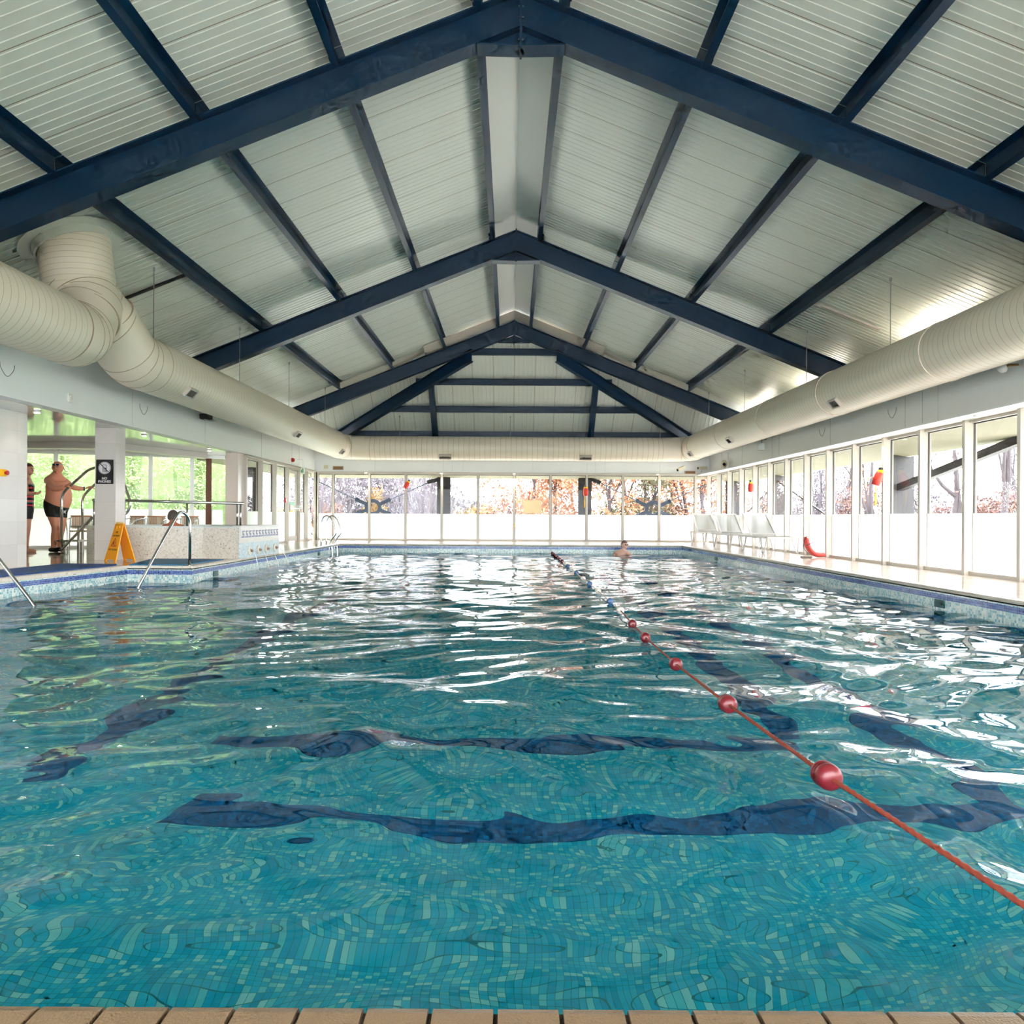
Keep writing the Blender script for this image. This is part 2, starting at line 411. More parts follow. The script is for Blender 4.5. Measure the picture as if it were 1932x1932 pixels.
# right wall (X=5.86)
YR = [9.84+1.07*n for n in range(-11,13)]
for i in range(len(YR)-1):
    y0, y1 = YR[i], YR[i+1]
    k = i-10
    lab = ('right-hand glazed bay number %d counted from the nearest in view' % k) if k > 0 else 'right-hand glazed bay beside the viewer, out of the picture'
    bay('X', y0, min(y1,22.8), HEADR, FR, 5.86, .105, -1, lab)
f = MB().box(5.86,6.0,-3,22.9,HEADR,3.14).box(5.86,7.1,-3,24.2,3.10,3.14).box(7.1,7.16,-3,24.2,1.83,3.45)
for y in (3.2,5.5,8.15,10.62,11.02,11.5,14.2,16.9,17.35,19.6,21.5): groove(f, 5.857,5.86,y-.002,y+.002,HEADR+.06,3.1)
f.box(5.74,5.86,-3,22.8,HEADR,HEADR+.045,2)
struct('wall_right', f, [M_fascia, M_joint, M_frame], label='white panelled fascia above the right-hand windows')
# left: fascia over the opening
f = MB().box(-5.95,-5.77,-3,22.9,HEADL,3.14).box(-7.1,-5.77,-3,24.2,3.10,3.14).box(-7.16,-7.1,-3,24.2,2.1,3.45)
for y in (6.0,11.8,14.6,17.9,20.4,21.1): groove(f, -5.77,-5.767,y-.002,y+.002,HEADL+.02,3.1)
f.box(-5.86,-5.74,16.9,22.8,HEADL-.07,HEADL-.02,2)
struct('wall_left', f, [M_fascia, M_joint, M_frame], label='white fascia over the spa opening and left-hand windows')
YLw = [16.95,18.02,19.09,20.16,21.23,22.05,22.85]
for i in range(6):
    if i == 3: continue
    bay('X', YLw[i], YLw[i+1], HEADL-.05, .8, -5.87, .1, 1, 'left-hand glazed bay, %s after the spa pillar' % ['first','second','third','','next past the door','last'][i])
# pier and pillars
struct('wall_left_near', MB().box(-12,-6.5,-3,10.4,0,HEADL+.02), M_walltile, label='marbled tile wall at the left edge')
wall_sf = MB().box(-12.2,-5.96,-3,17.8,HEADL+.001,HEADL+.03)
struct('ceiling_alcove', wall_sf, mat('gloss_ceiling_panel',(226,228,222),.06,spec=.9,bump=(1.2,.25)), label='glossy white low ceiling over the spa corner')
o = MB().box(-6.42,-6.1,11.95,12.25,0,HEADL).build('pillar', M_walltile_x)
tag(o, 'marbled tile pillar behind the yellow sign', 'pillar', kind=None)
o = MB().box(-6.1,-5.83,16.55,16.92,0,HEADL).build('pillar', mat('pinkish_panel',(222,208,200),.3))
tag(o, 'pinkish white pillar at the far end of the spa', 'pillar')
bk = MB().prism([(-12,14.3),(-7.4,14.3),(-6.5,16.6),(-6.7,16.9),(-7.6,14.6),(-12,14.6)],1.93,HEADL)
struct('trim_4', bk, mat('beige_bulkhead',(196,188,182),.4), label='beige dropped bulkhead under the spa ceiling')
# spa back windows, slightly slanting
A0, A1 = Vector((-12.0,15.2,0)), Vector((-6.35,17.35,0))
dA = (A1-A0).normalized(); nA = Vector((dA.y,-dA.x,0))
LA = (A1-A0).length
def along(mb, t0,t1,d0,d1,z0,z1,mi=0):
    p = [A0+dA*t0+nA*d0, A0+dA*t1+nA*d0, A0+dA*t1+nA*d1, A0+dA*t0+nA*d1]
    mb.prism([(q.x,q.y) for q in p], z0, z1, mi)
def t_at(px):   # where the sight line px meets the window line
    k = (px-963)/1460
    return (k*A0.y - A0.x)/(dA.x - k*dA.y)
TS = [0, t_at(18), t_at(106), t_at(195), t_at(284), t_at(362), t_at(424)]
for i in range(6):
    wn[0] += 1
    t0,t1 = TS[i],TS[i+1]
    f = MB(); along(f,t0-.04,t0+.04,-.05,.08,0,HEADL); along(f,t0+.04,t1,-.03,.04,HEADL-.08,HEADL); along(f,t0+.04,t1,-.03,.05,0,.05)
    w = struct('window_%d'%wn[0], f, mat('white_upvc',(238,238,240),.3), label='spa window bay, %s from the left' % ['first','second','third','fourth','fifth','sixth'][i])
    g = MB(); along(g,t0+.04,t1-.04,-.006,0,.825,HEADL-.08); g.build('glass_pane', glass_mat(), w)
    g = MB(); along(g,t0+.04,t1-.04,-.006,0,.05,.825); g.build('frosted_pane', frost_mat(), w)
struct('trim_5', (lambda m:(along(m,LA-.45,LA-.33,-.1,.02,0,HEADL),m)[1])(MB()), mat('brick_brown',(120,80,66),.7), label='brown brick strip outside the spa corner')
# the rest of the hall, behind the viewer: rear gable, its glazing added to light the hall
struct('wall_rear', MB().box(-12.2,-5.5,-3.3,-3,0,5.9).box(5.6,7.1,-3.3,-3,0,5.9).box(-5.5,5.6,-3.3,-3,2.5,5.9), M_white, label='white rear wall behind the viewer')
for i in range(5):
    bay('Y', -5.5+i*2.22, -5.5+(i+1)*2.22, 2.5, .1, -3.0, .08, 1, 'tall glazed bay added in the rear wall behind the viewer for more daylight')
struct('wall_alcove', MB().box(-12.4,-12.0,-3,17.5,0,2.1), M_white, label='end wall of the spa corner')

# ============================================================ ROOF
RX, RZ, SL = .075, 6.08, .4
def roof(x): return RZ - SL*abs(x-RX)
Y3 = 20.42; HZ0 = 5.42; HS = .97
def hip(y): return HZ0 - HS*(y-Y3)
M_liner = mat('white_liner_sheet', (204,206,194), .28, var=(.7,.03))
M_seam = mat('brown_sheet_seam', (128,108,88), .7)
M_smooth = mat('smooth_ridge_panel', (222,220,210), .35)
rf = MB()
def rib_profile(a0, a1, pitch=.575, sub=.115):
    """positions along the sheet: list of (u, drop, material of the following strip)"""
    out = []; u = a0
    k = 0
    while u < a1-1e-6:
        if k % 5 == 0: out += [(u,0.0,1),(u+.010,.0,0)]
        out += [(u+.028,.0,0),(u+.034,-.0055,0),(u+.056,-.0055,0),(u+.062,.0,0)]
        u += sub; k += 1
    out.append((a1,0,0)); return out
CW = .42   # half width of the smooth ridge cover
for sx in (-1,1):
    pr = rib_profile(-3.0, Y3)
    for i in range(len(pr)-1):
        (y0,d0,mi),(y1,d1,_) = pr[i],pr[i+1]
        xa, xb = RX+sx*CW, (-7.15 if sx<0 else 7.15)
        rf.add([(xa,y0,roof(xa)+d0),(xb,y0,roof(xb)+d0),(xb,y1,roof(xb)+d1),(xa,y1,roof(xa)+d1)], [(0,1,2,3)], mi)
    rf.add([(RX,-3,RZ-.01),(RX+sx*CW,-3,roof(RX+CW)-.012),(RX+sx*CW,Y3,roof(RX+CW)-.012),(RX,Y3,RZ-.01)], [(0,1,2,3)], 2)
    # the triangle of main slope beyond the last frame
    xt = (RZ-HZ0)/SL; ye = Y3+(HZ0-roof(5.9))/HS
    # hip line from (xt,Y3) to (5.9, ye)
    n = 20
    for k in range(n):
        ya, yb = Y3+(ye-Y3)*k/n, Y3+(ye-Y3)*(k+1)/n
        xa = xt+(5.9-xt)*k/n; xb = xt+(5.9-xt)*(k+1)/n
        rf.add([(RX+sx*xa,ya,roof(RX+xa)),(RX+sx*7.15,ya,roof(RX+7.15)),(RX+sx*7.15,yb,roof(RX+7.15)),(RX+sx*xb,yb,roof(RX+xb))], [(0,1,2,3)], 0)
# hip slope, sheets running down it
pr = rib_profile(-6.9, 6.9, .575, .115)
for i in range(len(pr)-1):
    (x0,d0,mi),(x1,d1,_) = pr[i],pr[i+1]
    def ytop(x):
        a = abs(x)-(RZ-HZ0)/SL
        return Y3 if a <= 0 else Y3+a*(ye-Y3)/(5.9-(RZ-HZ0)/SL)
    ya, yb = ytop(x0), ytop(x1); yend = 23.3
    rf.add([(RX+x0,ya,hip(ya)+d0),(RX+x1,yb,hip(yb)+d1),(RX+x1,yend,hip(yend)+d1),(RX+x0,yend,hip(yend)+d0)], [(0,1,2,3)], mi)
o = rf.build('ceiling', [M_liner,M_seam,M_smooth], fix=False); tag(o, kind='structure'); o['label'] = 'pitched ceiling of white ribbed metal sheets'
# ridge-end and hip flashings
fl = MB()
for sx in (-1,1):
    a = Vector((RX,Y3-.42,RZ-.03)); b = Vector((RX+sx*2.35,Y3-.42,roof(RX+2.35)-.02))
    fl.extrude([a, b, b+Vector((0,.4,-.16)), a+Vector((0,.4,-.16))], (0,0,-.008))
    p = Vector((RX+sx*(RZ-HZ0)/SL, Y3, HZ0-.02)); q = Vector((RX+sx*5.85, ye, roof(5.9)-.02))
    fl.bar(p, q, .42, .01)
struct('trim_6', fl, mat('beige_flashing',(190,180,166),.5,var=(14,.1)), label='beige metal flashings along ridge end and hips')

# ---- portal frames
FY = [1.25,7.65,14.0,Y3]
def ibeam(mb, p, q, d, w, t=.016, nf=(0,1,0)):
    """I-section from p to q (top centre line), depth d measured straight down, flange width w along Y"""
    p,q = Vector(p),Vector(q); dn = Vector((0,0,-1)); h = Vector(nf)
    def slab(o0,o1,hw):
        v = []
        for c in (p,q):
            for o in (o0,o1):
                for s in (-1,1): v.append(c+dn*o+h*s*hw)
        mb.add(v, [(0,1,3,2),(4,6,7,5),(0,4,5,1),(2,3,7,6),(0,2,6,4),(1,5,7,3)])
    slab(0,t,w/2); slab(d-t,d,w/2); slab(t,d-t,.006)
names = ['blue steel roof frame overhead, nearest of all','blue steel roof frame nearest in view, large across the top','blue steel roof frame, the middle one in view','blue steel roof frame furthest away, where the hip begins']
for i, y in enumerate(FY):
    t = thing('roof_frame', names[i], 'roof frame', (RX,y,3.3), 'blue roof frames')
    for sx in (-1,1):
        m = MB(); ibeam(m, (RX+sx*.008,y,RZ-.21), (RX+sx*6.9,y,roof(RX+6.9)-.21), .37, .2)
        m.build('rafter', M_blue, t)
    # haunch: flat-bottomed infill under the apex
    m = MB(); zb = RZ-.21-.37; z2 = zb-SL*.43
    m.extrude([(RX-.43,y-.006,z2),(RX+.43,y-.006,z2),(RX,y-.006,zb)], (0,.012,0))
    for sx in (-1,1): m.bar((RX,y,z2-.015),(RX+sx*.43,y,z2-.004),.2,.016)
    m.build('haunch', M_blue, t)
    m = MB().box(RX-.011,RX+.011,y-.105,y+.105,z2-.04,RZ-.19)
    for k in range(5):
        for s in (-1,1): m.lathe([(.012,-.028),(.012,.028)],(RX,y+s*.06,z2+.06+k*.11),(1,0,0),8)
    m.build('end_plate', M_blue, t)
# the frame's top flange sits below the sheets by the purlin depth
# ---- purlins
PX = [.46,1.85,3.22,4.6]
pn = ['nearest the ridge','second from the ridge','third from the ridge','lowest before the duct']
bn = ['overhead before the first frame','between first and middle frame','between middle and last frame']
for sx,sn in ((-1,'left'),(1,'right')):
    for j,x in enumerate(PX):
        X = RX+sx*x; z = roof(X)-.012
        for b in range(3):
            y0,y1 = FY[b]+.012, FY[b+1]-.012
            if b==0: y0 = FY[0]+.012
            t = thing('roof_purlin', 'blue channel purlin on the %s slope, %s, %s' % (sn,pn[j],bn[b]), 'purlin', (X,(y0+y1)/2,z-.2), 'blue roof purlins')
            m = MB(); s2 = sx*SL
            def L_(xx): return -abs(xx)*0 - (xx*sx)*SL
            w = .075; tt = .005
            # channel: web and two flanges, opening down the slope
            m.box(X-tt,X+tt,y0,y1,z-.2,z)
            for zz in (z, z-.2):
                m.add([(X,y0,zz),(X-sx*w,y0,zz+SL*w*(1 if zz==z else .6)),(X-sx*w,y1,zz+SL*w*(1 if zz==z else .6)),(X,y1,zz),
                       (X,y0,zz-.006),(X-sx*w,y0,zz+SL*w*(1 if zz==z else .6)-.006),(X-sx*w,y1,zz+SL*w*(1 if zz==z else .6)-.006),(X,y1,zz-.006)],
                      [(0,1,2,3),(4,7,6,5),(0,4,5,1),(1,5,6,2),(2,6,7,3),(3,7,4,0)])
            m.build('channel', M_blue, t)
            for ye_ in (y0+.02,y1-.14):
                c = MB().box(X+sx*.006,X+sx*.016,ye_,ye_+.12,z-.19,z-.03)
                for q in (.03,.09): c.lathe([(.011,0),(.011,.02)],(X+sx*.016,ye_+q,z-.11),(sx,0,0),8)
                c.build('cleat', mat('dark_steel',(30,42,58),.5), t)
# ---- hip rafters, hip purlins, jack rafters
def hipz(y): return hip(y)-.02
for sx,sn in ((-1,'left'),(1,'right')):
    p = Vector((RX+sx*1.12,Y3-.04,5.12)); q = Vector((RX+sx*5.3,22.72,3.1))
    m = MB(); d = (q-p); hn = Vector((-d.y,d.x,0)).normalized()
    ibeam(m, p, q, .32, .17, nf=hn)
    o = m.build('hip_rafter', M_blue); tag(o, 'blue hip rafter slanting down to the %s far corner' % sn, 'rafter')
HP = [(20.62,'top'),(21.32,'second'),(22.0,'third'),(22.66,'lowest')]
for y,nm in HP:
    z = hipz(y); 
    half = (RZ-(z))/SL
    hx = min(half-.25, 5.7)
    k = (y-(Y3+.05))/(22.75-Y3-.05); hx = min(hx, 1.35+(5.3-1.35)*k-.12)
    if nm == 'top': hx = 1.55
    m = MB().box(RX-hx,RX+hx,y-.005,y+.005,z-.2,z-.02).box(RX-hx,RX+hx,y-.075,y+.005,z-.2,z-.193).box(RX-hx,RX+hx,y-.075,y+.005,z-.026,z-.02)
    o = m.build('hip_purlin', M_blue); tag(o, 'horizontal blue purlin across the hip end, %s of four' % nm, 'purlin', 'hip end purlins')
for sx,sn in ((-1,'left'),(1,'right')):
    X0 = -2.2 if sx<0 else 2.32
    m = MB(); ibeam(m, (X0,21.3,hipz(21.3)-.16), (X0*.985,22.72,hipz(22.72)-.12), .2, .16, nf=(1,0,0)) if 0 else None
    m = MB(); m.bar((X0,21.15,hipz(21.15)-.27),(X0,22.74,hipz(22.74)-.27),.16,.14)
    o = m.build('jack_rafter', M_blue); tag(o, 'short blue rafter on the %s of the hip end' % sn, 'rafter')
# ============================================================ DUCTS
def duct_path(pts, pitch=.105):
    """resample a path with a raised seam every pitch metres -> points, radius offsets"""
    P = [Vector(p) for p in pts]; out = []; off = []
    acc = 0
    for a,b in zip(P[:-1],P[1:]):
        L_ = (b-a).length; n = max(1,round(L_/pitch)); 
        for k in range(n):
            for f,o in ((0,0),(.02,0),(.07,0),(.09,0)):
                out.append(a.lerp(b,(k+f)/n)); off.append(o)
    out.append(P[-1]); off.append(0); return out, off
def straight(a, b, r, mb, n=40, pitch=.105):
    p, o = duct_path([a,b], pitch); k0 = len(mb.f); mb.tube(p, [r+x for x in o], n, 0, True)
    for i in range(len(p)-1):
        if i % 4 == 1: mb.m[k0+i*n:k0+(i+1)*n] = [1]*n
def elbow(pts, r, mb, n=40, k=6):
    q = fillet(pts, 9, k); P=[];R=[]
    for i,p in enumerate(q):
        P.append(p); R.append(r if isinstance(r,(int,float)) else r[0]+(r[1]-r[0])*i/(len(q)-1))
    mb.tube(P, R, n)
    for i in range(0,len(P),2):   # gore bands
        d = (P[min(i+1,len(P)-1)]-P[max(i-1,0)]).normalized()*.008
        mb.tube([P[i]-d*.5,P[i]+d*.5], R[i]+.003, n, 1)
DZ = 2.71
def grille(parent, c, nrm, along_, w=.27, h=.13):
    n = Vector(nrm).normalized(); a = Vector(along_).normalized(); u = a.cross(n).normalized(); c = Vector(c)
    fr = MB()
    for s in (-1,1):
        fr.bar(c+u*s*h/2-a*w/2, c+u*s*h/2+a*w/2, .022, .05, up=n)
        fr.bar(c+a*s*w/2-u*h/2, c+a*s*w/2+u*h/2, .022, .05, up=n)
    g = fr.build('grille', M_frame, parent)
    lv = MB()
    for k in range(9): lv.bar(c+a*(-w/2+w*(k+.8)/9.6)-u*h*.44, c+a*(-w/2+w*(k+.8)/9.6)+u*h*.44, .006, .03, up=n)
    lv.build('louvre', mat('grey_louvre',(110,108,100),.5), g)
    bk = MB(); bk.bar(c-a*w/2-n*.02, c+a*w/2-n*.02, h, .006, up=n); bk.build('opening', M_black, g)
def hanger(parent, x, y, z0, z1):
    MB().tube([(x,y,z0),(x,y,z1)], .006, 6).lathe([(.015,0),(.015,.05)],(x,y,z1-.05),(0,0,1),8).build('hanger_rod', mat('grey_rod',(150,148,150),.4,.6), parent)
XLD, XRD, RD = -4.88, 5.19, .362
t = thing('ventilation_duct', 'cream round duct along the left wall with a branch up to the ceiling', 'duct', (XLD,10,DZ-RD), 'cream ventilation ducts')
m = MB(); straight((XLD,10.35,DZ),(XLD,21.3,DZ),RD,m); straight((XLD,-2.9,DZ),(XLD,8.35,DZ),RD,m)
m.build('casing', [M_duct,M_dseam], t, ang=50)
m = MB()
elbow([(XLD,8.35,DZ),(XLD-.02,8.72,DZ),(XLD-.1,9.02,DZ+.32)], RD, m); elbow([(XLD,10.37,DZ),(XLD-.02,9.98,DZ),(XLD-.1,9.45,DZ+.42)], RD, m)
elbow([(XLD-.08,9.0,DZ+.28),(XLD-.13,9.16,DZ+.46),(XLD-.26,9.2,DZ+.62)], (RD,.40), m, 40, 4); elbow([(XLD-.08,9.55,DZ+.33),(XLD-.16,9.3,DZ+.48),(XLD-.26,9.2,DZ+.62)], (RD,.40), m, 40, 4)
m.build('branch', [M_duct,M_dseam], t, ang=50)
m = MB(); p,o = duct_path([(XLD-.24,9.2,DZ+.52),(XLD-.33,9.2,DZ+1.25)], .07); k0=0; m.tube(p,[.40 for x in o],40)
for i in range(len(p)-1):
    if i%4==1: m.m[i*40:(i+1)*40] = [1]*40
m.build('riser', [M_duct,M_dseam], t, ang=50)
cx, cy_ = XLD-.36, 9.2
m = MB(); nn = Vector((-SL,0,1)).normalized()*1
nrm = Vector((-SL*1.0,0,1)).normalized()
cc = Vector((cx,cy_,roof(cx)-.012)); ax = Vector((SL,0,-1)).normalized()
m.lathe([(.42,.0),(.58,.0),(.58,.012),(.42,.012),(.42,0)], cc, ax, 48); m.lathe([(.415,-.1),(.44,-.1),(.44,.10),(.415,.10),(.415,-.1)], cc, ax, 48)
m.build('ceiling_collar', mat('pale_collar',(206,206,194),.4), t, ang=40)
for y,ang in ((11.1,-42),(16.7,-42),(21.1,-42)):
    a = math.radians(ang); grille(t, (XLD+(RD+.02)*math.cos(a), y, DZ+(RD+.02)*math.sin(a)), (math.cos(a),0,math.sin(a)), (0,1,0))
for y in (10.55,13.9,17.0,20.3): hanger(t, XLD, y, DZ+RD-.02, roof(XLD)-.02)
t = thing('ventilation_duct', 'cream round duct crossing the far wall above the windows', 'duct', (RX,22.3,DZ-.35), 'cream ventilation ducts')
m = MB(); YC = 22.27; straight((XLD+.85,YC,DZ-.04),(XRD-.85,YC,DZ-.04),.345,m,40,.15); 
elbow([(XLD,21.3,DZ),(XLD,YC,DZ-.02),(XLD+.87,YC,DZ-.04)],(RD,.345),m); elbow([(XRD,21.3,DZ),(XRD,YC,DZ-.02),(XRD-.87,YC,DZ-.04)],(RD-.005,.345),m)
m.build('casing', [M_duct,M_dseam], t, ang=50)
for x in (-1.87,2.13):
    a = math.radians(-46); grille(t, (x, YC-.36*math.cos(a), DZ-.04+.36*math.sin(a)), (0,-math.cos(a),math.sin(a)), (1,0,0), .34, .14)
for x in (-3.2,-.02,2.33,4.3): hanger(t, x, YC, DZ+.3, hip(YC)-.02)
t = thing('ventilation_duct', 'cream round duct along the right wall above the windows', 'duct', (XRD,10,DZ-RD), 'cream ventilation ducts')
m = MB(); straight((XRD,-2.9,DZ),(XRD,21.3,DZ),.355,m); 
for y in (3.1,6.15,9.2,12.3,15.3,18.4): m.tube([(XRD,y-.012,DZ),(XRD,y+.012,DZ)],.364,40)
m.build('casing', [M_duct,M_dseam], t, ang=50)
for y,ang in ((11.75,-42),(17.4,-42),(21.2,-42)):
    a = math.radians(ang); grille(t, (XRD-.375*math.cos(a), y, DZ+.375*math.sin(a)), (-math.cos(a),0,math.sin(a)), (0,1,0))
for y in (3.0,6.2,10.6,13.6,17.2,20.3): hanger(t, XRD, y, DZ+.33, roof(XRD)-.02)
# brackets of flat rail by the ducts
o = MB().bar((-5.75,11.05,roof(-5.75)-.05),(-4.66,11.05,roof(-4.66)-.05),.05,.03).build('support_rail', mat('black_rail',(34,34,36),.5)); tag(o,'short black rail on the ceiling beside the left duct','rail')
o = MB().bar((RX+4.62,12.3,roof(RX+4.62)-.05),(5.85,12.3,roof(5.85)-.05),.05,.03).build('support_rail', M_frame); tag(o,'short white rail on the ceiling above the right duct','rail')

# ============================================================ FITTINGS ON THE WALLS
def cam_box(name, label, p, d, L_=.3, kind='box'):
    t = thing(name, label, 'camera', p); d = Vector(d).normalized(); p = Vector(p)
    m = MB(); m.bar(p-d*L_/2, p+d*L_/2, .09, .08)
    m.build('housing', mat('cream_plastic',(214,204,180),.4), t)
    m = MB(); m.lathe([(.032,0),(.032,.012)], p+d*(L_/2), d, 14); m.build('lens', M_black, t)
    m = MB(); m.tube([p-Vector((0,0,.03)), p+Vector((0,.03,-.1)), p+Vector((0,.14,-.11))], .012, 8); m.build('bracket', M_white, t)
    return t
q = W(1285,884,22.45); cam_box('security_camera','cream box camera high on the far wall, right end',q,(-.8,-.55,-.35))
q = W(1325,883,22.5); cam_box('security_camera','white box camera in the far right corner',q,(-.85,-.4,-.05))
q = W(1366,875,0.01); Yc = 5.72*1460/(1366-963); q = W(1366,875,Yc)
t = thing('security_camera','round cream camera on the right wall with a dark eye','camera',q)
MB().lathe([(0,-.1),(.075,-.09),(.085,0),(.075,.09),(0,.1)],q,(-.3,-1,.35),18).build('housing', mat('cream_plastic'), t, smooth=True)
MB().sphere(q+Vector((-.02,-.09,-.02)),.045).build('lens', M_black, t, smooth=True)
MB().tube([q+Vector((0,0,-.02)),q+Vector((.0,.02,-.12)),q+Vector((.13,.05,-.12)),q+Vector((.13,.1,.3))],.012,8).build('bracket', M_white, t)
Yc = 5.7*1460/(1435-963); q = W(1435,843,Yc); t = thing('wall_speaker','small white speaker bracketed under the right duct','speaker',q)
MB().rbox(q.x-.07,q.x+.07,q.y-.07,q.y+.07,q.z-.08,q.z+.08,.01).build('housing', M_white, t)
MB().tube([q+Vector((.02,0,.07)),q+Vector((.03,.0,.18)),q+Vector((.14,.03,.18))],.014,8).build('bracket', mat('grey_rod'), t)
Yc = 5.62*1460/(1893-963); q = W(1893,697,Yc); t = thing('spotlight','small brass and white spotlight under the right duct','lamp',q)
MB().lathe([(.02,-.05),(.045,.0),(.05,.05)],q,(-.6,-.5,.2),16).build('lamp_head', M_white, t, smooth=True)
MB().tube([q,q+Vector((.06,.0,.05)),q+Vector((.18,.02,.06))],.014,8).build('bracket', mat('brass',(150,110,60),.3,.9), t)
# floodlight under left duct
Yc = 5.6*1460/(963-393); q = W(391,788,Yc); t = thing('floodlight','black floodlight with a pale face on the left fascia','lamp',q)
MB().rbox(q.x-.1,q.x+.06,q.y-.12,q.y+.12,q.z-.04,q.z+.06,.012).build('housing', M_black, t)
MB().bar(q+Vector((.0,-.11,-.05)),q+Vector((.12,.10,-.05)),.13,.012,up=(.5,0,1)).build('glass_face', mat('pale_lens',(215,220,222),.1), t)
MB().bar(q+Vector((-.02,0,0)),q+Vector((-.16,0,.06)),.04,.03).build('bracket', M_black, t)
# alarm, call point, exit sign, socket, emergency button
Yc = 5.74*1460/(963-552); q = W(552,868,Yc)
t = thing('fire_alarm','round red fire sounder on the left fascia','alarm',q); MB().lathe([(.055,0),(.055,.04),(.035,.07),(0,.075)],(-5.768,q.y,q.z),(1,0,0),18).build('body', mat('signal_red',(190,32,36),.35), t, smooth=True)
Yc = 5.6*1460/(963-571.5); q = W(571.5,888,Yc)
t = thing('exit_sign','green and white exit sign hanging over the left door','sign',q)
MB().box(q.x-.01,q.x+.01,q.y-.14,q.y+.14,q.z-.08,q.z+.08).build('panel', mat('sign_white',(236,244,238),.3), t)
g = MB().box(q.x+.0101,q.x+.013,q.y-.12,q.y+.02,q.z-.06,q.z+.06); g.box(q.x-.12+.12-.012,q.x-.01,q.y-.0,q.y+.001,q.z-.06,q.z+.06); g.build('running_figure_panel', mat('sign_green',(30,150,96),.3), t)
fm = MB().box(q.x-.008,q.x+.012,q.y-.1425,q.y-.1405,q.z-.06,q.z+.02); fm.build('edge_mark', mat('sign_green'), t)
MB().tube([(q.x,q.y,q.z+.08),(q.x,q.y,q.z+.3)],.005,6).tube([(q.x,q.y,q.z+.3),(-5.8,q.y,q.z+.3)],.005,6).build('suspension', M_white, t)
Yc = 5.75*1460/(963-132); q = W(132,751,Yc)
t = thing('wall_socket','white electrical point on the left fascia above the spa opening','socket',q)
MB().rbox(-5.77,-5.75,q.y-.05,q.y+.05,q.z-.06,q.z+.06,.006).build('plate', M_white, t)
MB().lathe([(.03,0),(.03,.012),(.02,.014)],(-5.75,q.y,q.z),(1,0,0),16).build('knob', mat('warm_white',(222,214,208),.4), t)
Yc = 6.5*1460/(963-2); q = W(-3,892,Yc)
t = thing('emergency_button','yellow box with a red emergency stop button on the tiled pier','button',(-6.5,q.y,q.z))
MB().rbox(-6.5,-6.45,q.y-.04,q.y+.04,q.z-.045,q.z+.045,.006).build('box', mat('signal_yellow',(250,190,20),.35), t)
MB().lathe([(.018,0),(.018,.02),(.03,.022),(.03,.035),(0,.04)],(-6.45,q.y,q.z),(1,0,0),18).build('button', mat('signal_red'), t)
# wire loops
def wire(name, label, pts): 
    o = MB().tube(smooth_path(pts,5),.004,5).build(name, mat('grey_wire',(130,126,122),.5)); tag(o,label,'wire','cable loops under the ducts')
for X_,px_,lab in ((-5.74,270,'thin cable loop under the left duct beside the socket'),(-5.74,12,'thin cable loop under the left duct at the picture edge'),(5.82,1550,'thin cable loop under the right duct near the loungers'),(5.82,1682,'thin cable loop under the right duct near the red throw bag')):
    Yc = abs(X_)*1460/abs(px_-963); 
    zc = 2.42 if X_<0 else 2.40
    wire('cable_loop', lab, [(X_,Yc-.13,zc),(X_,Yc-.11,zc-.07),(X_,Yc,zc-.15),(X_,Yc+.11,zc-.07),(X_,Yc+.13,zc)])
# far wall: brown vents, small box
for px,py,nm in ((638,883,'left'),(1302,892,'right')):
    q = W(px,py,22.78); t = thing('wall_vent','brown louvred vent in a white frame, %s end of the far wall'%nm,'vent',q)
    MB().rbox(q.x-.16,q.x+.16,22.77,22.8,q.z-.06,q.z+.06,.004).build('frame', M_frame, t)
    v = MB().box(q.x-.14,q.x+.14,22.765,22.772,q.z-.042,q.z+.042)
    for k in range(5): v.bar((q.x-.14,22.762,q.z-.034+k*.017),(q.x+.14,22.762,q.z-.034+k*.017),.012,.004)
    v.build('louvre', mat('brown_louvre',(150,112,74),.6), t)
q = W(615,881,22.78); o = MB().rbox(q.x-.055,q.x+.055,22.74,22.8,q.z-.05,q.z+.05,.008).build('junction_box', mat('cream_plastic')); tag(o,'small cream box on the far wall beside the left vent','box')
# downlights at the window heads
def downlight(p, lab, power=3, warm=(1,.86,.66)):
    p = Vector(p); t = thing('downlight', lab, 'lamp', p, 'small lamps at the window heads')
    MB().lathe([(.045,-.0),(.045,-.02),(.036,-.022)],p,(0,0,1),16).build('rim', M_white, t)
    MB().lathe([(.034,-.024),(.0,-.026)],p,(0,0,1),16).build('bulb', mat('lit_bulb',(255,244,220),.5,emit=((255,238,205),25)), t)
    l = bpy.data.lights.new('downlight_glow','SPOT'); l.energy = power*6; l.color = warm; l.spot_size = 2.0; l.spot_blend=.6; l.shadow_soft_size = .03
    o = bpy.data.objects.new('downlight_glow', l); COL.objects.link(o); o.parent = t; o.location = (0,0,-.04)
for px,lab in ((691,'small lamp above the second far mullion from the left, faint'),(833,'bright small lamp above the far window by the left dark column'),(970,'bright small lamp above the middle far mullion'),(1240,'small lamp above the far window by the loungers')):
    q = W(px,894,22.7); downlight((q.x,22.62,HEADF+.012), lab, 3)
for px,lab in ((1530,'bright warm lamp at the right window head above the loungers'),(1645,'warm lamp at the right window head near the red throw bag'),(1840,'small lamp at the right window head nearest the viewer')):
    Yc = 5.6*1460/(px-963); downlight((5.62,Yc,HEADR+.0), lab, 3)
o = MB().box(5.5,5.86,-3,22.8,HEADR+.002,HEADR+.02).build('trim_7', M_fascia); tag(o, kind='structure'); o['label']='narrow white soffit over the right windows'
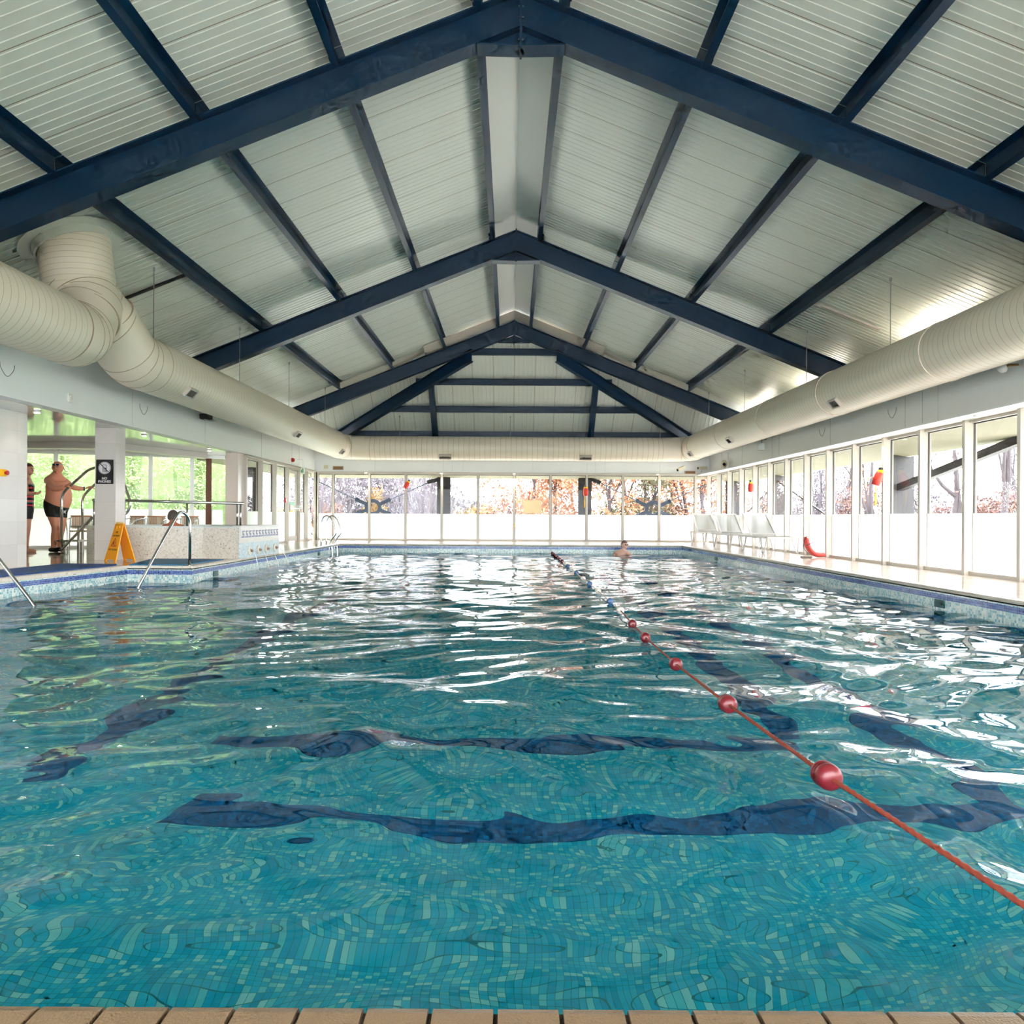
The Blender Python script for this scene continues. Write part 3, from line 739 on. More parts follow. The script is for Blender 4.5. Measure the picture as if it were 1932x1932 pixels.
for px,py,lab in ((70,776,'round lamp in the glossy spa ceiling, left'),(395,849,'round lamp in the glossy spa ceiling, right'),(272,820,'round lamp in the glossy spa ceiling, middle')):
    z = HEADL; Yc = (z-E)*1460/(976-py-.006*(963-px)); q = W(px,py,Yc); downlight((q.x,q.y,HEADL), lab, .5, (1,.95,.88))

# ---- the push-bar door on the left
u0,u1 = 20.16,21.23; X_ = -5.87
f = MB().box(X_-.03,X_+.1,u0-.03,u0+.03,0,HEADL-.02).box(X_-.03,X_+.08,u1-.09,u1-.03,0,HEADL-.1).box(X_-.03,X_+.08,u0+.03,u1,1.94,HEADL-.02)
d = struct('door_1', f, M_frame, label='glazed white exit door in the left wall with a push bar')
f = MB().box(X_+.0,X_+.045,u0+.04,u0+.12,.03,1.93).box(X_+.0,X_+.045,u1-.18,u1-.1,.03,1.93).box(X_,X_+.045,u0+.12,u1-.18,.03,.16).box(X_,X_+.045,u0+.12,u1-.18,1.83,1.93)
f.build('door_leaf', M_frame, d)
MB().box(X_+.015,X_+.02,u0+.12,u1-.18,.8,1.83).build('glass_pane', glass_mat(), d)
MB().box(X_+.015,X_+.02,u0+.12,u1-.18,.16,.8).build('frosted_pane', frost_mat(), d)
MB().tube([(X_+.1,u0+.08,.9),(X_+.1,u1-.14,.9)],.016,10).box(X_+.04,X_+.12,u0+.05,u0+.1,.84,1.0).box(X_+.04,X_+.12,u1-.16,u1-.11,.84,1.0).build('push_bar', mat('brushed_metal',(190,188,184),.3,1), d)
MB().box(X_+.02,X_+.03,u0+.28,u0+.78,.98,1.08).build('door_sign', mat('sign_green_pale',(110,190,150),.3), d)
MB().bar((X_+.06,u0+.1,1.95),(X_+.06,u0+.55,1.9),.05,.04).build('door_closer', mat('brushed_metal'), d)
Yc = 5.8*1460/(963-537); q = W(537,944,Yc); t = thing('call_point','red fire call point on the post beside the left door','alarm',(-5.78,q.y,q.z))
MB().rbox(-5.79,-5.76,q.y-.055,q.y+.055,q.z-.06,q.z+.06,.006).build('body', mat('signal_red'), t)
MB().box(-5.76,-5.757,q.y-.035,q.y+.035,q.z-.02,q.z+.03).build('window_plate', M_white, t)
# ============================================================ OUTSIDE
gr = MB()
for x0,x1,y0,y1 in ((6.0,90,-20,120),(-90,-12.6,-20,120),(-12.6,6.0,23.0,120)): gr.box(x0,x1,y0,y1,-.4,-.12)
gr.prism([(-12.6,15.4),(-6.3,17.7),(-6.0,23.0),(-12.6,23.0)],-.4,-.12)
o = gr.build('ground', mat('grass_ground',(96,112,70),.9,var=(1.5,.3))); tag(o, kind='structure')
pv = MB().box(6.0,9.6,-14,27,-.12,-.09).box(-12.5,6.0,23.0,27,-.12,-.09).box(-12,6.0,-14,-3.3,-.12,-.09)  # unseen pale slabs added to bounce daylight up to the ceiling
o = pv.build('bounce_paving', mat('pale_bounce_paving',(214,208,200),.8,var=(1,.06))); tag(o, kind='structure')
M_soff = mat('olive_soffit', (118,112,88), .7, var=(.6,.08))
M_dcol = mat('dark_steel_column', (40,34,37), .55, var=(3,.1))
sf = MB().add([(5.95,-3,1.99),(7.12,-3,1.83),(7.12,24.2,1.83),(5.95,24.2,1.99),(5.95,-3,2.03),(7.12,-3,2.2),(7.12,24.2,2.2),(5.95,24.2,2.03)],[(0,1,2,3),(4,7,6,5),(0,4,5,1),(1,5,6,2),(2,6,7,3),(3,7,4,0)])
sf.add([(-7.1,22.98,2.0),(5.95,22.98,2.0),(5.95,24.2,1.9),(-7.1,24.2,1.9),(-7.1,22.98,2.06),(5.95,22.98,2.06),(5.95,24.2,2.2),(-7.1,24.2,2.2)],[(0,1,2,3),(4,7,6,5),(0,4,5,1),(1,5,6,2),(2,6,7,3),(3,7,4,0)])
sf.add([(-7.1,17.5,1.95),(-5.95,17.5,2.04),(-5.95,22.98,2.04),(-7.1,22.98,1.95),(-7.1,17.5,2.2),(-5.95,17.5,2.2),(-5.95,22.98,2.2),(-7.1,22.98,2.2)],[(0,1,2,3),(4,7,6,5),(0,4,5,1),(1,5,6,2),(2,6,7,3),(3,7,4,0)])
struct('trim_8', sf, M_soff, label='olive soffit of the eaves outside the glazing')
def column(x,y,lab,w=.4):
    m = MB(); ibeam(m,(0,0,0),(0,0,0),1,1) if 0 else None
    m.box(x-w/2,x+w/2,y-.12,y-.1,-.12,2.1).box(x-w/2,x+w/2,y+.1,y+.12,-.12,2.1).box(x-.1,x+.1,y-.1,y+.1,-.12,2.1)
    o = m.build('steel_column', M_dcol); tag(o, lab, 'column', 'dark steel columns outside')
column(-2.07,24.0,'dark steel column outside the far windows, left of centre')
column(2.3,24.0,'dark steel column outside the far windows, right of centre')
for y,l in ((7.65,'nearest the viewer'),(14.0,'in the middle'),(20.42,'furthest along')): 
    m = MB().box(6.85,7.25,y-.1,y+.1,-.12,1.95); o = m.build('steel_column', M_dcol); tag(o, 'dark steel column outside the right windows, '+l, 'column', 'dark steel columns outside')
column(6.9,24.0,'dark steel column outside the far right corner')
column(-6.9,20.4,'dark column outside the left windows',.3)
# tie-rod braces with ring nodes
M_ring = mat('slate_steel',(62,70,88),.5)
def brace(lab, c, ends, ax):
    """ring in the plane spanned by ax and Z"""
    c = Vector(c); ax = Vector(ax).normalized(); n = ax.cross(Vector((0,0,1)))
    t = thing('tie_rod_brace', lab, 'brace', c, 'ring braces outside')
    m = MB(); m.lathe([(.15,-.03),(.26,-.03),(.26,.03),(.15,.03),(.15,-.03)], c, n, 28); m.build('ring', M_ring, t)
    for e in ends:
        e = Vector(e); d = (e-c).normalized()
        k = d; m = MB(); m.bar(c+k*.24, c+k*.56, .05, .11, up=n.cross(k) if 1 else n); m.bar(c+k*.52,c+k*.6,.07,.13, up=n.cross(k)); m.build('fork', M_ring, t)
        MB().tube([c+k*.5, e], .016, 8).build('rod', M_ring, t)
YB = 24.0
def PW(px,py,Y): q = W(px,py,Y); return (q.x,Y,q.z)
brace('ring brace with tie rods outside the far windows, left', PW(704,957,YB), [PW(560,890,YB),PW(830,901,YB),PW(640,983,YB),PW(770,983,YB)], (1,0,0))
brace('ring brace with tie rods outside the far windows, right', PW(1232,960,YB), [PW(1352,905,YB),PW(1114,902,YB),PW(1165,990,YB),PW(1300,990,YB)], (1,0,0))
for px,py,qx,qy,l in ((835,903,806,910,'left'),(1105,900,1133,911,'right')):
    o = MB().bar(PW(px,py,23.95),PW(qx,qy,23.95),.06,.12).build('rod_bracket', M_dcol); tag(o,'dark bracket on the %s far column holding a tie rod'%l,'bracket')
def strut(lab, p, q, w=.09): o = MB().bar(p,q,w,w).build('diagonal_strut', M_dcol); tag(o, lab, 'strut')
strut('dark diagonal steel strut outside the nearest right windows', (7.0,13.9,1.28),(7.0,10.3,1.86),.12)
strut('thin dark diagonal rod outside the right windows near the loungers', (7.0,20.3,1.66),(7.0,22.8,.9),.035)
strut('thin dark diagonal rod outside the right windows beyond the loungers', (7.0,20.3,1.7),(7.0,17.0,.75),.035)
o = MB().box(7.1,7.2,10.7,13.7,.2,1.3).build('dark_screen_panel', mat('dark_screen',(56,50,56),.5)) if 0 else None

# ---- foliage
def leaves(mb, c, rad, n, size, rng, mi=0, droop=0, shell=.55, dirn=None):
    for _ in range(n):
        while 1:
            p = Vector((rng.uniform(-1,1),rng.uniform(-1,1),rng.uniform(-1,1)))
            if shell < p.length < 1: break
        q = Vector((c[0]+p.x*rad[0], c[1]+p.y*rad[1], c[2]+p.z*rad[2]))
        a = Vector((rng.uniform(-1,1),rng.uniform(-1,1),rng.uniform(-1,1)-droop)).normalized()
        b = a.orthogonal().normalized(); b = (Matrix.Rotation(rng.uniform(0,6.28),3,a) @ b)
        s = size*rng.uniform(.6,1.4)
        mb.add([q-b*s*.32, q+a*s*.5+b*s*.1, q+b*s*.32+a*s*.9, q-a*s*.35], [(0,1,2,3)], mi)
def branch(mb, p, d, L_, r, depth, rng, spread=.5, up=.15, mi=0, tips=None):
    n = 3; pts = [p]; q = p; dd = d
    for k in range(n):
        dd = (dd + Vector((rng.uniform(-1,1),rng.uniform(-1,1),rng.uniform(-1,1)))*.14 + Vector((0,0,up*.3))).normalized(); q = q+dd*L_/n; pts.append(q)
    mb.tube(pts, [r*(1-.5*k/n) for k in range(n+1)], 5 if depth>1 else 3, mi, False)
    if tips is not None: tips.append(q)
    if depth <= 0: return
    for k in range(3 if depth>1 else 4):
        a = pts[1+rng.randrange(n)] if k else q
        nd = (dd + Vector((rng.uniform(-1,1),rng.uniform(-1,1),rng.uniform(-.5,1)))*spread).normalized()
        branch(mb, a, nd, L_*rng.uniform(.6,.8), r*.5, depth-1, rng, spread, up, mi, tips)
M_bark = mat('grey_violet_bark', (88,78,84), .9, var=(4,.15))
M_barkd = mat('dark_bark', (66,56,60), .9, var=(4,.15))
def L2(name, cols): return grid_leaf(name, cols)
def leafmat(name, c1, c2):
    m = mat(name, c1, .7); 
    nt = m.node_tree; N = nt.nodes; L = nt.links; b = N['Principled BSDF']
    g = N.new('ShaderNodeNewGeometry'); cr = N.new('ShaderNodeValToRGB'); cr.color_ramp.elements[0].color = (*lin(c1),1); cr.color_ramp.elements[1].color = (*lin(c2),1)
    L.new(g.outputs['Random Per Island'], cr.inputs[0]); L.new(cr.outputs[0], b.inputs['Base Color']); b.inputs['Subsurface Weight'].default_value = 0
    return m
LM = {'orange': leafmat('orange_leaves',(128,74,48),(160,106,74)), 'gold': leafmat('golden_leaves',(140,104,56),(166,130,80)), 'green': leafmat('olive_leaves',(70,68,48),(98,92,66)),
      'conifer': leafmat('conifer_sprays',(108,128,74),(172,184,124)), 'red': leafmat('red_brown_leaves',(92,60,58),(120,84,76)), 'twig': leafmat('violet_twigs',(84,76,84),(112,100,110))}
def tree(name, lab, x, y, h, kind, crown=None, n=900, trunk_h=None, r=.12, leaf=.14, seed=0, cat='tree', group=None, depth=3, spread=.55, twigs=0):
    rng = random.Random(seed+int(x*7+y*13)); t = thing(name, lab, cat, (x,y,-.12), group)
    m = MB(); tips = []
    branch(m, Vector((x,y,-.15)), Vector((0,0,1)), h*.38, r, depth, rng, spread, .3, 0, tips)
    m.build('trunk', M_bark if kind in ('bare','twig') else M_barkd, t)
    if kind in LM:
        c = MB(); k = max(1, n//max(1,len(tips)))
        for p in tips: leaves(c, p, (h*.12,h*.12,h*.10), k, leaf, rng, 0, .2, .0)
        if n > 500:
            for _ in range(26):
                a = rng.uniform(0,2*PI); rr = rng.uniform(.05,.30)*h; leaves(c, (x+rr*math.cos(a),y+rr*math.sin(a)*.6,rng.uniform(.12,.62)*h), (h*.11,h*.11,h*.07), n//16, leaf*.85, rng, 0, .2, 0)
        c.build('foliage', LM[kind], t)
    if kind == 'bare':
        c = MB()
        for _ in range(1500):
            a = rng.uniform(0,2*PI); rr = rng.uniform(0,.20)*h; z = rng.uniform(.06,.7)*h; q = Vector((x+rr*math.cos(a),y+rr*math.sin(a)*.7,z))
            d = Vector((math.cos(a)*.45+rng.uniform(-.3,.3),math.sin(a)*.3,rng.uniform(.5,1.2))).normalized()*rng.uniform(.25,.7); w_ = Vector((.011,0,0)) if rng.random()<.5 else Vector((.007,.009,0))
            c.add([q-w_,q+w_,q+d+w_*.3,q+d-w_*.3],[(0,1,2,3)])
        c.build('twigs', LM['twig'], t)
    return t
# far side, left: bare violet-grey trees with a golden bush
bt = 'bare trees beyond the far windows'
for i,(px,Y,h,lab) in enumerate(((600,31,7.5,'bare tree far left of the far windows'),(632,34,8.5,'tall bare tree beside the far left corner'),(662,38,9,'bare tree with pale branches behind the left ring brace'),(700,36,9,'bare upright tree behind the golden bush'),
        (735,40,9.5,'bare upright tree right of the golden bush'),(765,33,8,'bare tree behind the red float bag'),(795,37,9,'bare tree with fine twigs left of the dark column'),(815,30,6,'bare sapling close to the left dark column'))):
    q = W(px,900,Y); tree('bare_tree', lab, q.x, Y, h, 'bare', seed=i, r=.10, depth=4, spread=.38, group=bt)
def bush(lab, px, Y, w, h, kind, n=900, leaf=.16, seed=3, z0=-.12, group=None, name='bush', cat='bush', yd=None):
    rng = random.Random(seed+px); q = W(px,900,Y); t = thing(name, lab, cat, (q.x,Y,z0), group)
    m = MB(); 
    for k in range(7): branch(m, Vector((q.x+rng.uniform(-.2,.2)*w,Y,z0)), Vector((rng.uniform(-.4,.4),rng.uniform(-.3,.3),1)).normalized(), h*.45, .03, 1, rng)
    m.build('stems', M_barkd, t)
    c = MB()
    for k in range(9):
        a = rng.uniform(-1,1); zz = rng.uniform(.25,.8)
        leaves(c, (q.x+a*w*.38*(1.2-zz*.7), Y+rng.uniform(-.3,.3)*w, z0+h*zz), (w*.2,w*.2,h*.2), n//9, leaf, rng, 0, .1, 0)
    c.build('foliage', LM[kind], t); return t
bush('golden autumn bush behind the left ring brace', 710, 33, 1.2, 2.3, 'gold', 700, .14)
bush('low reddish bush at the left of the far windows', 612, 33, 1.8, 1.5, 'orange', 500, .15)
bush('low violet thicket between bare trees and golden bush', 660, 35, 4.5, 2.4, 'twig', 1400, .2)
bush('violet thicket of twigs left of the dark column', 770, 36, 6.0, 3.4, 'twig', 2000, .2)
bush('tall violet thicket behind the left bare trees', 640, 39, 6.5, 4.2, 'twig', 1600, .22)
bush('pale twiggy thicket right of the dark column', 865, 40, 5, 2.2, 'twig', 900, .24)
bush('low golden shrub in front of the open sky', 925, 36, 4, 1.5, 'gold', 700, .2)
# hill on the horizon
hm = MB(); n=14
hp = [(-14,0),(-12,2.6),(-10,4.0),(-7,4.8),(-4,4.2),(-1,3.4),(2,2.4),(6,1.0),(10,0)]
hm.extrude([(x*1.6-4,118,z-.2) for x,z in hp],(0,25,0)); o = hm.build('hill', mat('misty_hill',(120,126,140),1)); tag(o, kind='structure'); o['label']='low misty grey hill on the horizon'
# right half: orange and olive trees
og = 'autumn trees beyond the far windows'
for i,(px,Y,h,k,lab,n) in enumerate(((1003,29,5.6,'orange','orange autumn tree behind the paper notice',1500),(1048,31,6,'orange','orange autumn tree left of the right dark column',1500),(1085,35,6.5,'orange','orange tree half hidden by the right dark column',1200),
        (1150,28,5.2,'orange','pale orange tree right of the dark column',900),(1188,33,6.2,'green','olive green tree behind the right ring brace',1300),(1222,29,5.6,'green','green and grey tree right behind the ring brace',1000),(1262,34,6.6,'orange','orange leaved tree above the swimmer side',1200),(1300,30,6,'orange','orange tree at the right end of the far windows',1200),(1335,27,5.2,'orange','orange tree in the far right corner',900))):
    q = W(px,900,Y); tree('autumn_tree', lab, q.x, Y, h, k, n=n, seed=20+i, r=.1, leaf=.17, depth=3, spread=.6, group=og)
bush('low orange shrub left of the right dark column', 1045, 33, 4, 2.0, 'orange', 1000, .18)
bush('olive undergrowth behind the swimmer', 1200, 31, 5, 1.7, 'green', 1100, .17)
bush('brownish undergrowth at the far right', 1290, 31, 4.5, 1.8, 'red', 900, .17)
bush('red brown undergrowth by the notice', 1000, 34, 4, 1.9, 'red', 900, .17)
t = thing('street_lamp','pale twin-headed lamp post beyond the far right windows','lamp post',(W(1271,900,38).x,38,-.12))
q = W(1271,922,38); MB().tube([(q.x,38,-.12),(q.x,38,q.z)],.05,8).build('pole', mat('grey_rod'), t); MB().rbox(q.x-.5,q.x-.12,37.9,38.1,q.z,q.z+.12,.03).rbox(q.x+.12,q.x+.5,37.9,38.1,q.z,q.z+.12,.03).box(q.x-.2,q.x+.2,37.97,38.03,q.z+.02,q.z+.06).build('lamp_head', M_white, t)
# right side
rg = 'trees outside the right-hand windows'
for i,(px,Y,h,k,lab,n,dp) in enumerate(((1885,19,5.6,'red','big bare tree with a few red leaves outside the nearest right window',90,4),(1795,20,5.6,'red','spreading tree with red brown leaves outside the second right window',420,4),(1645,24,5.0,'orange','orange tinted tree outside the window with the throw bag',500,3),
       (1590,28,5.2,'bare','bare grey tree outside the right windows beyond the throw bag',0,4),(1535,30,5.0,'bare','slender bare tree outside the right windows above the red float',0,4),(1395,34,5.4,'orange','orange tree outside the last right windows',700,3),(1925,26,4.6,'bare','low bare tree at the right edge of the picture',0,4))):
    tree('garden_tree', lab, Y*(px-963)/1460, Y, h, k, n=n, seed=50+i, r=.12, leaf=.12, depth=dp, spread=.6, group=rg)
tg = 'thicket outside the right-hand windows'
for i,(px,Y,w,h,k,l) in enumerate(((1905,24,3.6,2.2,'twig','violet grey thicket at the right edge of the picture'),(1850,22,2.4,1.7,'red','reddish thicket outside the nearest right window'),(1790,23,2.6,1.9,'twig','grey twiggy thicket outside the second right window'),(1772,20,1.4,1.15,'gold','small golden shrub low outside the second right window'),(1740,27,3,2.2,'twig','grey thicket behind the dark column outside'),(1640,27,3.2,2.2,'red','brown thicket outside the throw bag window'),
    (1590,30,3.4,2.3,'twig','violet grey thicket outside the window left of the throw bag'),(1535,33,3.8,2.1,'twig','violet grey thicket outside the window above the red float'),(1490,36,4.2,2.3,'twig','violet thicket outside the windows behind the nearest lounger'),(1440,38,4,2.5,'twig','violet thicket outside the windows behind the middle lounger'),(1400,40,4,2.6,'red','reddish thicket outside the windows behind the furthest lounger'))):
    bush(l, px, Y, w, h, k, 1500 if k!='gold' else 500, .13, 70+i, group=tg)
# left: the feathery conifer hedge
cg = 'conifers of the hedge outside the spa'
def conifer(x,y,h,w,lab,seed):
    rng = random.Random(seed); t = thing('hedge_conifer', lab, 'conifer', (x,y,-.12), cg)
    MB().tube([(x,y,-.15),(x,y,h*.9)],[.09,.02],7).build('trunk', M_barkd, t)
    c = MB()
    for k in range(520):
        z = rng.uniform(.1,1)*h; a = rng.uniform(0,2*PI); rr = w*(1-.55*z/h)*rng.uniform(.7,1)
        b = Vector((x+math.cos(a)*rr, y+math.sin(a)*rr, z)); out = Vector((math.cos(a),math.sin(a),-.35)).normalized(); sd = out.cross(Vector((0,0,1))).normalized()
        for s in range(14):   # one feathery spray
            o_ = out*(s*.05)+sd*rng.uniform(-.16,.16)+Vector((0,0,rng.uniform(-.1,.06))); L_ = rng.uniform(.05,.105)
            d = (out*.8+sd*rng.uniform(-.8,.8)+Vector((0,0,rng.uniform(-.5,.2)))).normalized(); pw = d.cross(Vector((rng.uniform(-1,1),rng.uniform(-1,1),.6))).normalized()*.013
            c.add([b+o_-pw*.4, b+o_+d*L_*.5+pw, b+o_+d*L_, b+o_+d*L_*.5-pw], [(0,1,2,3)])
    c.lathe([(w*.62,.1),(w*.66,h*.3),(w*.5,h*.7),(w*.2,h*.97)],(x,y,-.1),(0,0,1),10,1)
    c.build('foliage', [LM['conifer'], mat('inner_green',(108,126,80),.9,var=(9,.35))], t)
cl = ['behind the woman','behind the bald man','just right of the bald man','behind the marbled pillar','behind the middle of the spa','behind the bather','behind the right end of the spa','at the end of the hedge by the first left window','outside the second left window','tallest at the far end of the hedge']
for i in range(10):
    k = i/9; conifer(-15.6+k*6.6+(.25 if i%2 else -.1), 18.9+k*4.4, 4.2+(i%3)*.35, 1.15, 'feathery light green conifer '+cl[i], i+5)
bush('golden autumn shrub seen through the left-hand door', 556, 34, 4, 1.5, 'gold', 700, .2)
# ============================================================ THINGS ON AND ROUND THE POOL
M_net = None
def net_mat():
    m = bpy.data.materials.new('grey_mesh_fabric'); m.use_nodes = True; nt = m.node_tree; N = nt.nodes; L = nt.links
    b = N['Principled BSDF']; b.inputs['Base Color'].default_value = (*lin((196,194,190)),1); b.inputs['Roughness'].default_value = .7
    t = N.new('ShaderNodeBsdfTransparent'); x = N.new('ShaderNodeMixShader'); x.inputs[0].default_value = .72
    L.new(t.outputs[0], x.inputs[1]); L.new(b.outputs[0], x.inputs[2]); L.new(x.outputs[0], N['Material Output'].inputs[0]); return m
M_net = net_mat()
M_lf = mat('white_lounger_plastic',(226,220,216),.4)
t0 = thing('sun_lounger','white sun lounger with raised grey mesh back, nearest of three by the windows','sun lounger',(0,0,0),'sun loungers by the right-hand windows')
hw = .32
m = MB()
for s in (-1,1): m.rbox(s*hw-.022,s*hw+.022,-1.25,.7,.30,.345,.012)
for y in (-1.23,-.05,.68): m.rbox(-hw,hw,y-.02,y+.02,.30,.34,.01)
m.build('frame', M_lf, t0)
MB().box(-hw+.02,hw-.02,-1.22,-.02,.325,.33).build('seat_mesh', M_net, t0)
bt_ = Vector((0,.62,.80)); bh = Vector((0,.0,.34))
m = MB()
for s in (-1,1): m.bar(bh+Vector((s*.27,0,0)), bt_+Vector((s*.255,0,0)), .04, .03)
m.bar(bt_+Vector((-.285,0,0)), bt_+Vector((.285,0,0)), .04, .035, up=(0,-.5,1)); m.bar(bh+Vector((-.26,.04,.04)), bh+Vector((.26,.04,.04)), .02, .02)
br = m.build('backrest', M_lf, t0)
m = MB(); m.add([bh+Vector((-.26,0,.0)),bh+Vector((.26,0,.0)),bt_+Vector((.25,0,0)),bt_+Vector((-.25,0,0))],[(0,1,2,3)]); m.add([p+Vector((0,.006,-.004)) for p in m.v],[(3,2,1,0)]); m.build('mesh_panel', M_net, br)
for s in (-1,1):
    for y in (-1.0,.35):
        m = MB(); 
        for a,b in (((s*hw,y-.16,.31),(s*(hw+.02),y-.03,.02)),((s*hw,y+.22,.31),(s*(hw+.02),y+.03,.02))):
            m.tube(smooth_path([a,Vector(a).lerp(Vector(b),.5)+Vector((0,0,-.02)),b],3),[.024,.022,.02,.018,.018,.016,.016],8)
        m.rbox(s*(hw+.02)-.02,s*(hw+.02)+.02,y-.05,y+.05,0,.035,.008); m.build('leg', M_lf, t0)
t0.location = (5.44,16.6,0)
dup(t0,(5.44,19.0,0),0,'white sun lounger with raised grey mesh back, middle of three by the windows')
dup(t0,(5.44,21.35,0),0,'white sun lounger with raised grey mesh back, furthest of three, in the corner')
# red rescue tube
M_resc = mat('coral_red_foam',(226,84,78),.45)
YT = 14.1
t = thing('rescue_tube','coral red foam rescue tube leaning bent against the right windows','rescue tube',W(1535,1046,YT))
pts = [W(1519,1013,YT),W(1521,1021,YT),W(1524,1031,YT),W(1530,1040,YT),W(1540,1046,YT),W(1556,1048,YT)]
pts = [Vector((p.x,p.y-.0,max(p.z,.055))) for p in pts]
m = MB(); sp_ = smooth_path(pts,5)
for i,(a,b) in enumerate(zip(sp_[:-1],sp_[1:])): pass
m.tube(sp_,[.018+.026*min(1,i/3,(len(sp_)-1-i)/2+.4) for i in range(len(sp_))],14); m.xf(Matrix.Translation((0,YT,0))@Matrix.Diagonal((1,2.2,1,1))@Matrix.Translation((0,-YT,0)))
m.build('float', M_resc, t, smooth=True)
a,b = pts[0],pts[2]
MB().tube(smooth_path([a+Vector((.0,-.09,.02)),a+Vector((-.05,-.09,-.08)),b+Vector((-.1,-.09,-.03)),b+Vector((-.03,-.09,-.12))],5),.006,6).tube([b+Vector((-.06,-.1,.02)),b+Vector((.06,-.1,.08))],.008,6).build('strap', mat('dark_strap',(70,50,54),.7), t)
c = W(1518,1049,YT-.1); MB().rbox(c.x-.09,c.x+.1,YT-.22,YT-.12,0,.03,.008).build('clip', mat('grey_brown_clip',(120,104,96),.5), t)
# throw bags
def throw_bag(lab, p, s=1, tilt=.35, redc=(226,66,52), tail=True):
    t = thing('throw_bag', lab, 'throw bag', p, 'red throw bags hung on the window posts'); R = Matrix.Translation(p) @ Matrix.Rotation(tilt,4,'Y') @ Matrix.Scale(s,4)
    MB().lathe([(.0,-.11),(.06,-.1),(.07,-.02),(.062,.08),(.05,.1)],(0,0,0),(0,0,1),14).xf(R).build('bag', mat('throw_bag_red',redc,.5), t, smooth=True)
    MB().lathe([(.052,.08),(.056,.11),(.03,.14),(.0,.145)],(0,0,0),(0,0,1),14).xf(R).build('yellow_top', mat('signal_yellow'), t, smooth=True)
    MB().lathe([(.03,.13),(.034,.17),(.0,.18)],(-.01,0,0),(0,0,1),10).xf(R).build('clip', M_black, t)
    if tail:
        q = Vector(p); MB().tube([q+Vector((-.03,0,-.08))*s,q+Vector((-.03,-.01,-.25))*s,q+Vector((-.025,0,-.42))*s],.007*s,6).box(q.x-.045*s,q.x-.02*s,q.y-.01,q.y+.01,q.z-.42*s,q.z-.22*s).build('cord', mat('yellow_cord',(244,190,60),.6), t)
q = W(1664,903,11.93); throw_bag('red throw bag with yellow top and hanging cord on a right window post', (5.66,11.93,q.z))
q = W(767,915,22.7); throw_bag('small red throw bag on a far post right of the left ring brace', (q.x,22.7,q.z),1.0,.6,tail=False)
q = W(1105,928,22.7); throw_bag('pale pink rescue float with tail hung on the far post by the right dark column', (q.x,22.7,q.z),1.1,.0,(224,150,146))
q = W(1418,920,18.3); throw_bag('faint orange float hung on a right window post above the loungers', (5.68,18.3,q.z),1.0,.0,(214,140,110),False)
q = W(970,990,22.72); o = MB().tube([q,W(956,1022,22.6)],.005,5).tube([q,W(984,1022,22.6)],.005,5).sphere(q,.02,8,6).build('yellow_cord', mat('yellow_cord')); tag(o,'thin yellow cord hanging in an inverted V on the middle far post','cord')
q = W(1004.5,956,22.835); o = MB().box(q.x-.27,q.x+.27,22.828,22.836,q.z-.19,q.z+.19).build('paper_notice', mat('cream_paper',(250,226,180),.7,var=(6,.05))); tag(o,'cream paper notice stuck on a far window pane','notice')

# lane rope
WR = WZ+.012
balls = [(.883,2.15,'r',-.012),(.903,3.2,'r',-.066),(.945,4.4,'r',-.129),(1.0,5.7,'r',-.18),(1.03,6.5,'r',0),(1.065,7.45,'w',0),(1.07,8.25,'b',0),(1.07,9.4,'w',0),(1.07,10.4,'b',0),(1.07,11.35,'w',0),(1.07,12.5,'b',0),(1.07,13.4,'w',0),(1.06,14.2,'b',0),(1.06,15.0,'w',0),(1.06,15.8,'r',0),(1.06,16.6,'r',0),(1.055,17.3,'r',0),(1.05,18.0,'r',0),(1.05,18.7,'r',0),(1.05,19.35,'r',0)]
BZ = [(z if z else WR+.018) for *_,z in balls]
t = thing('lane_rope','twisted red lane rope strung along the pool with round floats','lane rope',(1.1,YN,WZ))
rp = [Vector((1.0,YN+.005,-.03)),Vector((.966,1.45,-.021))]+[Vector((x,y,z)) for (x,y,_,_2),z in zip(balls,BZ)]+[Vector((1.05,YF-.01,-.1))]
def dense(pts, st):
    out = []
    for a,b in zip(pts[:-1],pts[1:]):
        n = max(1,int((b-a).length/st)); out += [a.lerp(b,k/n) for k in range(n)]
    return out+[pts[-1]]
near = dense(rp[:5],.006); m = MB(); m.tube(near,.0062,9,0,True,lobes=3,twist=.42,amp=.22); m.build('near_rope', mat('twisted_red_rope',(146,62,46),.6), t, smooth=True)
MB().tube(dense(rp[4:8],.05),.006,7).build('middle_rope', mat('twisted_red_rope'), t, smooth=True)
MB().tube(dense(rp[7:],.1),.0055,6).build('far_rope', mat('pale_rope',(206,190,186),.6), t, smooth=True)
BC = {'r':mat('float_red',(112,20,32),.36,spec=.6),'w':mat('float_white',(226,214,208),.35),'b':mat('float_blue',(70,104,150),.35)}
for i,(x,y,c,_) in enumerate(balls):
    j = i+2; a, b = rp[j-1], rp[j+1]; d = (a-b).normalized(); R_ = .048
    prof = [(.010,-.052),(.030,-.05),(.044,-.038),(R_,-.02),(R_,-.004),(.0455,0),(R_,.004),(R_,.012),(.0455,.016),(R_,.02),(.047,.034),(.036,.050),(.018,.058),(.010,.056)]
    o = MB().lathe([(r*.76,-h*.76) for r,h in prof],(x,y,BZ[i]),d,24).build('float_ball', BC[c], t, smooth=True)
    o['label'] = {'r':'red','w':'white','b':'blue'}[c]+' float'

